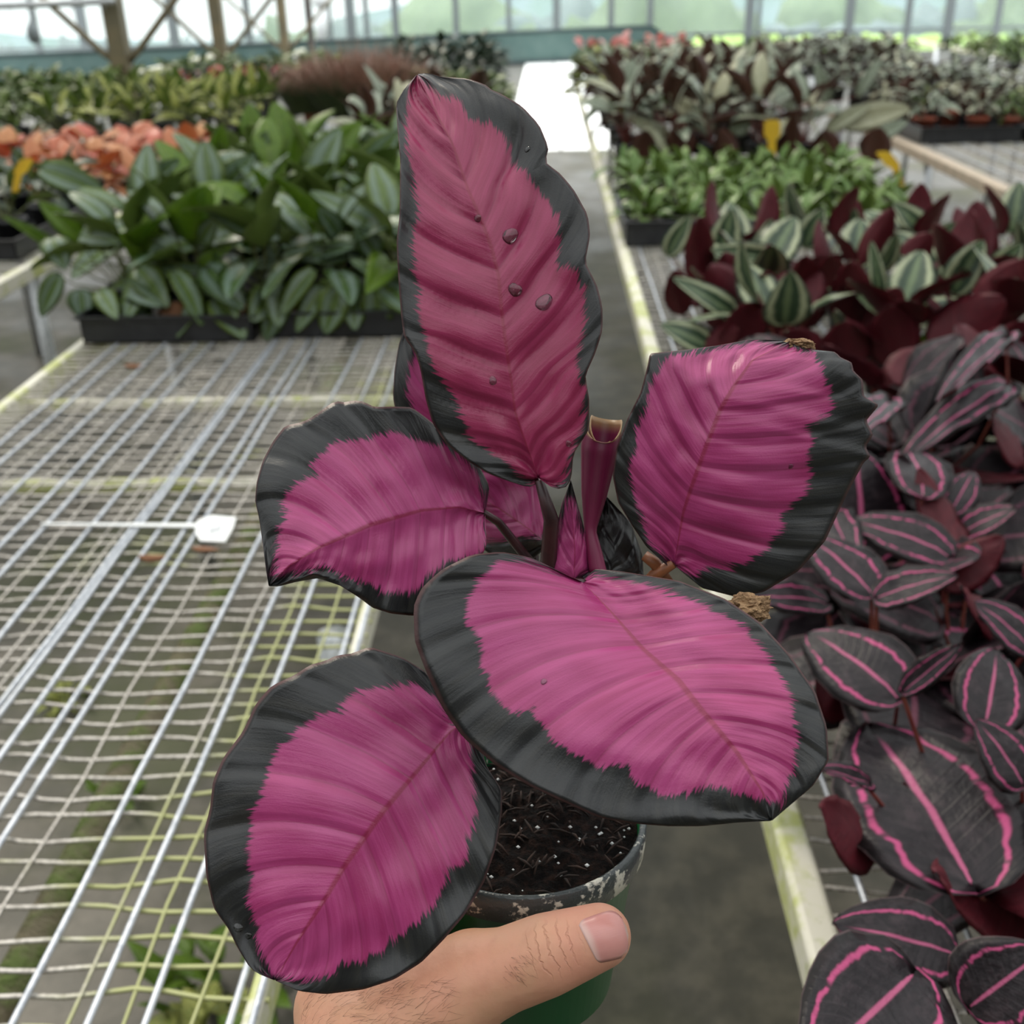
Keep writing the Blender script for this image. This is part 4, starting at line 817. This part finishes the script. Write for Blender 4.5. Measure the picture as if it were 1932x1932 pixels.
hero_leaf('leaf', H,
  [(1099,1098),(1151,1152),(1216,1226),(1282,1283),(1325,1339),(1390,1417),(1440,1495),(1456,1549)],
  [(1099,1098),(1064,1082),(1003,1052),(947,1041),(890,1046),(834,1074),(795,1109),(780,1143),(782,1209),(803,1265),(834,1335),(873,1391),(934,1443),(999,1483),(1064,1513),(1130,1543),(1195,1554),(1260,1559),(1325,1559),(1390,1552),(1456,1549)],
  [(1099,1098),(1121,1073),(1173,1078),(1282,1096),(1369,1130),(1434,1174),(1490,1235),(1538,1304),(1560,1370),(1564,1435),(1534,1483),(1490,1520),(1456,1549)],
  [(1099,1085),(1138,1087),(1195,1098),(1282,1122),(1369,1161),(1412,1191),(1464,1257),(1495,1322),(1506,1391),(1495,1457),(1473,1517),(1412,1500),(1347,1483),(1260,1507),(1208,1478),(1177,1443),(1130,1452),(1082,1422),(1038,1391),(1008,1335),(977,1348),(934,1317),(921,1287),(899,1243),(908,1209),(873,1174),(877,1139),(903,1096),(943,1057),(995,1057),(1056,1083)],
  [.392,.381,.370,.360,.352,.347,.345], [-.004,-.012,-.010,-.004,0,0], [.006,.008,.006,.004,.002,0], 4, .0007, 8)
hero_leaf('leaf', H,
  [(900,1345),(849,1381),(795,1446),(722,1533),(650,1635),(614,1696),(559,1780),(519,1850)],
  [(900,1345),(831,1320),(806,1269),(759,1240),(697,1220),(661,1234),(635,1236),(614,1247),(585,1254),(559,1272),(512,1294),(483,1327),(458,1381),(422,1428),(402,1472),(396,1526),(384,1573),(389,1653),(403,1714),(432,1754),(447,1787),(472,1827),(490,1839),(519,1850)],
  [(900,1345),(905,1399),(918,1446),(947,1490),(947,1533),(936,1599),(914,1664),(878,1725),(838,1772),(795,1816),(744,1848),(686,1867),(614,1876),(563,1870),(519,1850)],
  [(890,1370),(849,1363),(824,1320),(777,1294),(704,1294),(672,1305),(643,1323),(657,1342),(599,1356),(556,1378),(538,1396),(516,1428),(501,1461),(498,1497),(480,1533),(469,1591),(465,1624),(480,1653),(461,1689),(480,1736),(490,1794),(512,1842),(577,1849),(628,1838),(650,1816),(686,1816),(733,1787),(751,1765),(795,1736),(831,1689),(845,1642),(874,1628),(885,1584),(900,1526),(893,1475),(890,1425)],
  [.392,.384,.376,.370,.366,.364], [.006,.012,.010,.006,.004,0], [0,-.004,-.006,-.004,0,0], 5, .0009, 8, edge_wave=.0015)
# leaves half hidden behind
hero_leaf('leaf', H, [(1000,935),(930,860),(870,760),(820,660),(800,570)], [(1000,935),(900,915),(800,860),(752,800),(741,750),(744,700),(752,650),(770,600),(800,570)], [(1000,935),(985,850),(960,760),(920,670),(860,600),(800,570)],
  [(980,920),(850,860),(790,790),(768,745),(772,700),(785,660),(810,620),(850,640),(930,760)], [.452,.446,.444,.446], [0,.004,.004,0], [0,.004,.004,0], 6, .0003, 3, 40, 12, us=.4)
hero_leaf('leaf', H, [(1035,1030),(1000,1000),(950,965),(890,930)], [(1035,1030),(1000,1060),(940,1056),(910,1035),(890,985),(890,930)], [(1035,1030),(1040,960),(1020,890),(950,860),(905,880),(890,930)],
  [(1040,1010),(1000,1012),(940,1020),(905,1025),(890,960),(900,880),(960,850),(1030,880)], [.432,.438,.446,.45], [.008,.012,.01,0], [-.004,-.002,0,0], 7, .0003, 3, 36, 12, us=.4)
hero_leaf('leaf', H, [(1082,1100),(1085,1040),(1080,980),(1077,905)], [(1082,1100),(1030,1085),(1046,1010),(1060,950),(1077,905)], [(1082,1100),(1126,1082),(1112,1030),(1095,970),(1077,905)],
  [(1070,1100),(1040,1070),(1052,1010),(1070,940),(1082,940),(1098,1000),(1118,1070)], [.42,.417,.415,.414], [0,.006,.004,0], [0,.004,.003,0], 8, .0003, 3, 30, 10, us=.4)
hero_leaf('leaf', H, [(1150,1100),(1160,1040),(1155,985),(1143,935)], [(1150,1100),(1112,1060),(1112,1000),(1143,935)], [(1150,1100),(1215,1092),(1212,1045),(1190,985),(1143,935)], None, [.428,.43,.432,.434], [0,.0,0,0], [0,.004,.004,0], 9, .0003, 3, 30, 10, us=.4)
# rolled young leaf
rv = []; rf = []; ruv = []; NS, NAng = 30, 40
for i in range(NS+1):
    t = i/NS; cpx = np.interp(t, [0, .28, .65, 1], [1130, 1114, 1128, 1143]); cpy = 1082-(1082-786)*t; c = P(cpx, cpy, .420+.004*t); r = float(np.interp(t, [0, .15, .28, .5, .8, 1], [.004, .0035, .0026, .0055, .0082, .0080]))
    ax = (P(1141, 790, .421)-P(1094, 1082, .417)).normalized(); e1 = ax.orthogonal().normalized(); e2 = ax.cross(e1)
    for k in range(NAng+1):
        an = 2.3+k/NAng*8.4; rr = r*(1-.34*k/NAng); rv.append(c+(e1*math.cos(an)+e2*math.sin(an))*rr-ax*(.010*t**7*max(0, ((e1*math.cos(an)+e2*math.sin(an)).dot((CAM-c).normalized())+.2)))); ruv.append((t, k/NAng))
for i in range(NS):
    for k in range(NAng): a_ = i*(NAng+1)+k; rf.append((a_, a_+1, a_+NAng+2, a_+NAng+1))
q = NT('rolled_leaf_magenta'); u, av, v = q.uv(); st = q.noise(q.xyz(q.ma('MULTIPLY', u, 4.0), q.ma('MULTIPLY', v, 30.0), 0.0), 1, 3)
M_roll = q.fin(q.mix(q.ss(u, .9, 1.0), q.mix(st, (.25, .02, .085), (.15, .012, .05)), (.42, .26, .12)), .4, .5, None, .18)
rl = link('rolled_leaf', mesh('rolled_leaf', rv, rf, [M_roll], True, None, ruv), H); tag(rl, 'tightly rolled young magenta leaf with a tan mouth'); so = rl.modifiers.new('thick', 'SOLIDIFY'); so.thickness = .0005
# petioles
crown = P(1050, 1476, .452); M_pet = simple('dark_petiole', (.02, .007, .009), (.045, .012, .014), .4, 80); M_pet2 = simple('tan_petiole', (.3, .1, .035), (.2, .07, .03), .45, 60)
def petiole(pts, r, m=M_pet): MB().tube(pts, r, 10).build('petiole', m, H)
petiole([crown, P(1030, 1300, .432), P(1034, 1080, .424), P(1040, 980, .414), P(1017, 905, .4085)], [.0042, .0038, .0036, .003, .0018])
petiole([crown, P(1020, 1250, .43), P(1000, 1060, .432), P(940, 985, .428), P(912, 967, .4215)], [.004, .003, .0022, .0018, .0014])
petiole([crown, P(1090, 1330, .435), P(1180, 1150, .43), P(1235, 1085, .426), P(1272, 1062, .4185)], [.004, .003, .0028, .0026, .002], M_pet2)
petiole([crown, P(1045, 1300, .42), P(1060, 1150, .408), P(1085, 1100, .397), P(1102, 1101, .3925)], [.004, .003, .0026, .0022, .0016])
petiole([crown, P(960, 1420, .418), P(930, 1360, .404), P(900, 1346, .393), P(880, 1356, .3905)], [.004, .003, .0026, .0022, .0016])
petiole([crown, P(1080, 1300, .436), P(1092, 1090, .42)], [.004, .003, .002])
petiole([P(1216, 1048, .425), P(1235, 1062, .424), P(1262, 1100, .428)], [.0022, .0026, .0022], M_pet2)
petiole([crown, P(1010, 1200, .445), P(1003, 1000, .458), P(998, 935, .452)], [.004, .003, .0026, .002])
petiole([crown, P(1040, 1200, .44), P(1036, 1035, .433)], [.004, .003, .002])
petiole([crown, P(1110, 1250, .44), P(1150, 1100, .4285)], [.004, .003, .002])
# dry leaf bits
M_dry = simple('dry_papery_brown', (.38, .24, .13), (.22, .13, .07), .8, 300, .3, 0, .003)
def crumple(pts, dep, r, label):
    bm = bmesh.new(); bmesh.ops.create_icosphere(bm, subdivisions=4, radius=1); c = P(pts[0], pts[1], dep); ex = ray(1e3, 0)-ray(0, 0); ex.normalize(); ey = (ray(0, 0)-ray(0, 1e3)).normalized(); ez = ex.cross(ey)
    for v in bm.verts:
        p = v.co.copy(); d = 1+.5*mnoise.noise(p*2.3+Vector((dep*90, 0, 0)))+.35*mnoise.noise(p*6); p = p*d; v.co = c+ex*p.x*r[0]+ey*p.y*r[1]+ez*p.z*r[2]
    m = bpy.data.meshes.new('dry_tip'); bm.to_mesh(m); bm.free(); m.materials.append(M_dry); tag(link('dry_tip', m, H), label)
crumple((1506, 650), .42, (.0058, .0022, .003), 'tan withered leaf tip'); crumple((1412, 1146), .381, (.008, .0046, .004), 'tan withered leaf scrap')

# ------------------------------------------------------------------ the hand
ax = POT_T @ Vector((0, 0, 1))
def pot_pt(az, h, r): a_ = math.radians(az); return POTC + POT_T @ Vector((r*math.cos(a_), r*math.sin(a_), h))
caps = []
def cap(a, ra, b, rb): caps.append((Vector(a), ra, Vector(b), rb))
# forearm and wrist
wl, wr = P(690, 1975, .392), P(792, 1985, .396)
cap(P(640, 2650, .40), .028, P(692, 2150, .394), .0265); cap(P(830, 2650, .405), .028, P(788, 2150, .398), .027); cap(P(735, 2650, .41), .032, P(740, 2150, .402), .029)
cap(P(692, 2150, .394), .0265, wl, .026); cap(P(788, 2150, .398), .027, wr, .026); cap(P(740, 2150, .402), .029, P(740, 1960, .402), .028)
# palm along the left of the pot
k0 = P(660, 1905, .405); k1 = P(770, 1895, .40)
cap(wl, .026, k0, .0215); cap(wr, .026, k1, .022); cap(P(740, 1960, .402), .028, P(710, 1850, .425), .021)
fing = [(-.028, .0098), (-.046, .0102), (-.064, .0095), (-.080, .0082)]
for i, (h, r) in enumerate(fing):
    rad = .0475+h*.13; q0 = pot_pt(198, h, rad+.014); q1 = pot_pt(158, h, rad+.013); q2 = pot_pt(112, h-.002, rad+.0115); q3 = pot_pt(78-6*(i == 3), h-.003, rad+.0095); q4 = pot_pt(54+8*(i in (0,))+16*(i == 3), h-.004, rad+.0085)
    cap(P(705+20*i*.3, 1860+14*i, .418), .019, q0, .0145); cap(q0, .0145, q1, r*1.12); cap(q1, r*1.12, q2, r); cap(q2, r, q3, r*.92); cap(q3, r*.92, q4, r*.8)
# thumb
t0, t1, t2, t3 = P(775, 1925, .392), P(893, 1848, .386), P(1034, 1800, .3765), P(1131, 1766, .3745)
cap(t0, .0245, t1, .0178); cap(t1, .0178, P(960, 1828, .381), .0146); cap(P(960, 1828, .381), .0146, t2, .0142); cap(t2, .0142, t3, .0114)
cap(P(820, 1860, .398), .016, P(905, 1830, .395), .0115)      # web between thumb and index
hm = MB()
for a_, ra, b_, rb in caps:
    d = b_-a_; L = d.length; d = d/L; e1 = d.orthogonal().normalized(); e2 = d.cross(e1); v = []; f = []; n = 20; rings = []
    for k in range(1, 7): t = -math.pi/2+k*math.pi/2/6; rings.append((a_+d*ra*math.sin(t), ra*math.cos(t)))
    for k in range(0, 6): t = k*math.pi/2/6; rings.append((b_+d*rb*math.sin(t), rb*math.cos(t)))
    for c, r in rings:
        for k in range(n): an = 2*math.pi*k/n; v.append(c+(e1*math.cos(an)+e2*math.sin(an))*r)
    v.append(a_-d*ra); v.append(b_+d*rb); ng = len(rings)
    for i in range(ng-1):
        for k in range(n): f.append((i*n+k, i*n+(k+1) % n, (i+1)*n+(k+1) % n, (i+1)*n+k))
    for k in range(n): f.append((ng*n, (k+1) % n, k)); f.append((ng*n+1, (ng-1)*n+k, (ng-1)*n+(k+1) % n))
    hm.add(v, f)
def skin_mat():
    q = NT('skin'); c = q.co(); g = q.n('ShaderNodeNewGeometry').outputs[0]
    a1 = q.noise(c, 28, 4, .6); a2 = q.noise(c, 420, 3, .6); a3 = q.noise(c, 95, 3, .6)
    col_ = q.mix(q.ss(a1, .35, .68), (.58, .32, .2), (.62, .3, .2)); col_ = q.mix(q.ma('MULTIPLY', q.ss(a3, .45, .7), .3), col_, (.45, .2, .13))
    # creases across the thumb knuckle
    def dist(p): vm = q.n('ShaderNodeVectorMath', operation='DISTANCE'); q.put(vm.inputs[0], g); vm.inputs[1].default_value = tuple(p); return vm.outputs['Value']
    axd = (t3-t1).normalized(); vm = q.n('ShaderNodeVectorMath', operation='DOT_PRODUCT'); q.put(vm.inputs[0], g); vm.inputs[1].default_value = tuple(axd)
    along = q.ma('SUBTRACT', vm.outputs['Value'], Vector(t2).dot(axd)); wob = q.noise(g, 160, 3, .6)
    wv = q.ma('PINGPONG', q.ma('ADD', q.ma('MULTIPLY', along, 290.0), q.ma('MULTIPLY', wob, 1.7)), .5); cr = q.ss(wv, .36, .5)
    near = q.ma('SUBTRACT', 1.0, q.ss(dist(P(1040, 1785, .364)), .005, .0135)); cr = q.ma('MULTIPLY', cr, near)
    col_ = q.mix(q.ma('MULTIPLY', cr, .22), col_, (.3, .1, .065))
    tip_ = q.ma('SUBTRACT', 1.0, q.ss(dist(t3), .008, .024)); col_ = q.mix(q.ma('MULTIPLY', tip_, .35), col_, (.66, .27, .21))
    h = q.ma('ADD', q.ma('MULTIPLY', a2, .12), q.ma('MULTIPLY', cr, -.3)); h = q.ma('MULTIPLY_ADD', a3, .3, h)
    return q.fin(col_, .5, .4, q.bump(h, .0012, .8), sss=.12)
M_skin = skin_mat()
raw = hm.mesh('hand_raw', [M_skin]); ob = bpy.data.objects.new('hand_raw', raw); col.objects.link(ob)
rm = ob.modifiers.new('r', 'REMESH'); rm.mode = 'VOXEL'; rm.voxel_size = .0014; rm.use_smooth_shade = True
sm = ob.modifiers.new('s', 'SMOOTH'); sm.factor = .5; sm.iterations = 9
dg = bpy.context.evaluated_depsgraph_get(); hmsh = bpy.data.meshes.new_from_object(ob.evaluated_get(dg)); bpy.data.objects.remove(ob); bpy.data.meshes.remove(raw)
hmsh.name = 'hand'; hmsh.materials.clear(); hmsh.materials.append(M_skin)
for p in hmsh.polygons: p.use_smooth = True
HD = empty('hand', P(740, 2100, .40), 'bare left hand with thumb across the front of the green pot', 'hand')
link('skin', hmsh, HD)
bv = BVHTree.FromPolygons([v.co.copy() for v in hmsh.vertices], [tuple(p.vertices) for p in hmsh.polygons])
# thumb nail: a thin plate laid on the thumb
nvv = []; nf = []; nuv = []; NX, NY = 18, 14
ctr = [(1100, 1742), (1113, 1806)]
def nail_px(s, t):                                                     # s along 0..1, t across -1..1
    cx = 1108+s*76; cy = 1778-s*22; hw = (40+5*math.sin(s*2.2))*(max(0, 1-max(0, (s-.62)/.38)**2.6))**.5*(1 if s > .12 else .8+.2*(s/.12)**.5); return cx+10*t*.9*(1-s)*1.0+t*hw*.22, cy+t*hw
for i in range(NX+1):
    for j in range(NY+1):
        s_ = i/NX*.995; t_ = -1+2*j/NY; x, y = nail_px(s_, t_); d = ray(x, y); h = bv.ray_cast(CAM, d.normalized()); p = h[0] if h[0] else P(x, y, .37)
        lift = .0006*(1-abs(t_)**3)*(.25+.75*min(1, s_*3)); nvv.append(p-d.normalized()*(lift+.00012)); nuv.append((s_, (t_+1)/2))
for i in range(NX):
    for j in range(NY): a_ = i*(NY+1)+j; nf.append((a_, a_+1, a_+NY+2, a_+NY+1))
q = NT('thumb_nail'); u, av, v = q.uv(); nz = q.noise(q.xyz(u, q.ma('MULTIPLY', v, 12.0), 0.0), 2, 2)
c = q.mix(nz, (.68, .3, .27), (.62, .26, .23)); c = q.mix(q.ma('MULTIPLY', q.ss(q.ma('MULTIPLY_ADD', av, .06, u), .26, .06), .7), c, (.72, .5, .44)); c = q.mix(q.ss(u, .93, .99), c, (.8, .58, .5))
nm_ = mesh('thumb_nail', nvv, nf, [q.fin(c, .28, .5, None, sss=.1)], True, None, nuv)
if nm_.polygons[100].normal.dot(CAM-nm_.polygons[100].center) < 0: nm_.flip_normals()
no = link('thumb_nail', nm_, HD); so = no.modifiers.new('t', 'SOLIDIFY'); so.thickness = .0004; so.offset = -1
# fine dark hairs on the back of the hand
hr = MB(); rs = random.Random(9)
for i in range(330):
    x = rs.uniform(565, 850); y = rs.uniform(1850, 1990)
    d = ray(x, y).normalized(); h = bv.ray_cast(CAM, d)
    if not h[0]: continue
    p, nrm = h[0], h[1]; dirp = (P(x+40+rs.uniform(-20, 20), y-14+rs.uniform(-40, 30), .39)-P(x, y, .39)).normalized(); dirp = (dirp-nrm*dirp.dot(nrm)).normalized(); L = rs.uniform(.003, .007)
    hr.tube([p, p+dirp*L*.5+nrm*.0006, p+dirp*L+nrm*.0004], [.00004, .000035, .00001], 3, False)
for i in range(40):
    x = rs.uniform(940, 1010); y = rs.uniform(1800, 1850); d = ray(x, y).normalized(); h = bv.ray_cast(CAM, d)
    if not h[0]: continue
    p, nrm = h[0], h[1]; dirp = (P(x+30, y+rs.uniform(0, 30), .39)-P(x, y, .39)).normalized(); dirp = (dirp-nrm*dirp.dot(nrm)).normalized(); L = rs.uniform(.002, .004)
    hr.tube([p, p+dirp*L*.5+nrm*.0005, p+dirp*L+nrm*.0003], [.00004, .00003, .00001], 3, False)
g = hr.build('hand_hair', simple('dark_hair', (.09, .05, .03), None, .5, 50), HD); tag(g, kind='stuff')

# ------------------------------------------------------------------ water drops on the leaves
q = NT('water'); gl = q.n('ShaderNodeBsdfGlossy'); gl.inputs['Roughness'].default_value = .02; tr = q.n('ShaderNodeBsdfTransparent'); fr = q.n('ShaderNodeFresnel'); fr.inputs[0].default_value = 1.55; mx = q.n('ShaderNodeMixShader'); q.t.links.new(fr.outputs[0], mx.inputs[0]); q.t.links.new(tr.outputs[0], mx.inputs[1]); q.t.links.new(gl.outputs[0], mx.inputs[2]); q.t.links.new(mx.outputs[0], q.out.inputs[0]); M_water = q.m
heroes = [o for o in H.children if o.name.split('.')[0] == 'leaf'][:5]
bvs = []
bpy.context.view_layer.update()
for o in heroes: bvs.append(BVHTree.FromPolygons([o.matrix_world @ v.co for v in o.data.vertices], [tuple(p.vertices) for p in o.data.polygons]))
DR = [(963, 445, 15, 0, 'round water drop high on the tall leaf right of its midrib'), (972, 547, 13, 0, 'water drop beside the midrib of the tall leaf'), (1026, 570, 16, 0, 'widest water drop on the right half of the tall leaf'), (901, 412, 8, 0, 'small bright water drop on the tall leaf midrib'), (930, 718, 8, 0, 'small water drop low on the left half of the tall leaf'), (1073, 837, 6, 0, 'tiny water drop near the base edge of the tall leaf'), (1058, 914, 9, 0, 'water drop hanging from the base of the tall leaf'), (995, 282, 6, 0, 'tiny water drop on the black edge near the tall leaf tip'),
      (450, 1750, 9, 4, 'upper water drop on the black edge of the lowest leaf'), (468, 1766, 7, 4, 'lower water drop on the black edge of the lowest leaf'), (1026, 1286, 6, 3, 'tiny water drop left on the front leaf'), (1492, 880, 5, 2, 'tiny water drop on the right leaf')]
for x, y, r, k, lab in DR:
    d = ray(x, y).normalized(); h = bvs[k].ray_cast(CAM, d)
    if not h[0]: continue
    p, n_ = h[0], h[1]
    if n_.dot(d) > 0: n_ = -n_
    rr = r*depth(p)/FPX; e1 = n_.orthogonal().normalized(); e2 = n_.cross(e1); m = MB(); prof = [(1.0, -.04), (1.0, .02), (.92, .2), (.75, .36), (.5, .47), (.25, .52), (.02, .54)]; v = []; f = []; n = 20
    for pr, pz in prof:
        for kk in range(n): an = 2*math.pi*kk/n; wv = 1+.1*math.sin(an*2+x)+.06*math.sin(an*3+y); v.append(p+(e1*math.cos(an)+e2*math.sin(an))*pr*rr*wv+n_*pz*rr*.5)
    for i in range(len(prof)-1):
        for kk in range(n): f.append((i*n+kk, i*n+(kk+1) % n, (i+1)*n+(kk+1) % n, (i+1)*n+kk))
    f.append(tuple(range(n-1, -1, -1))); f.append(tuple(range((len(prof)-1)*n, len(prof)*n)))
    m.add(v, f); o = m.build('water_drop', M_water); tag(o, lab, 'water drop', 'water drops on the pink leaves')
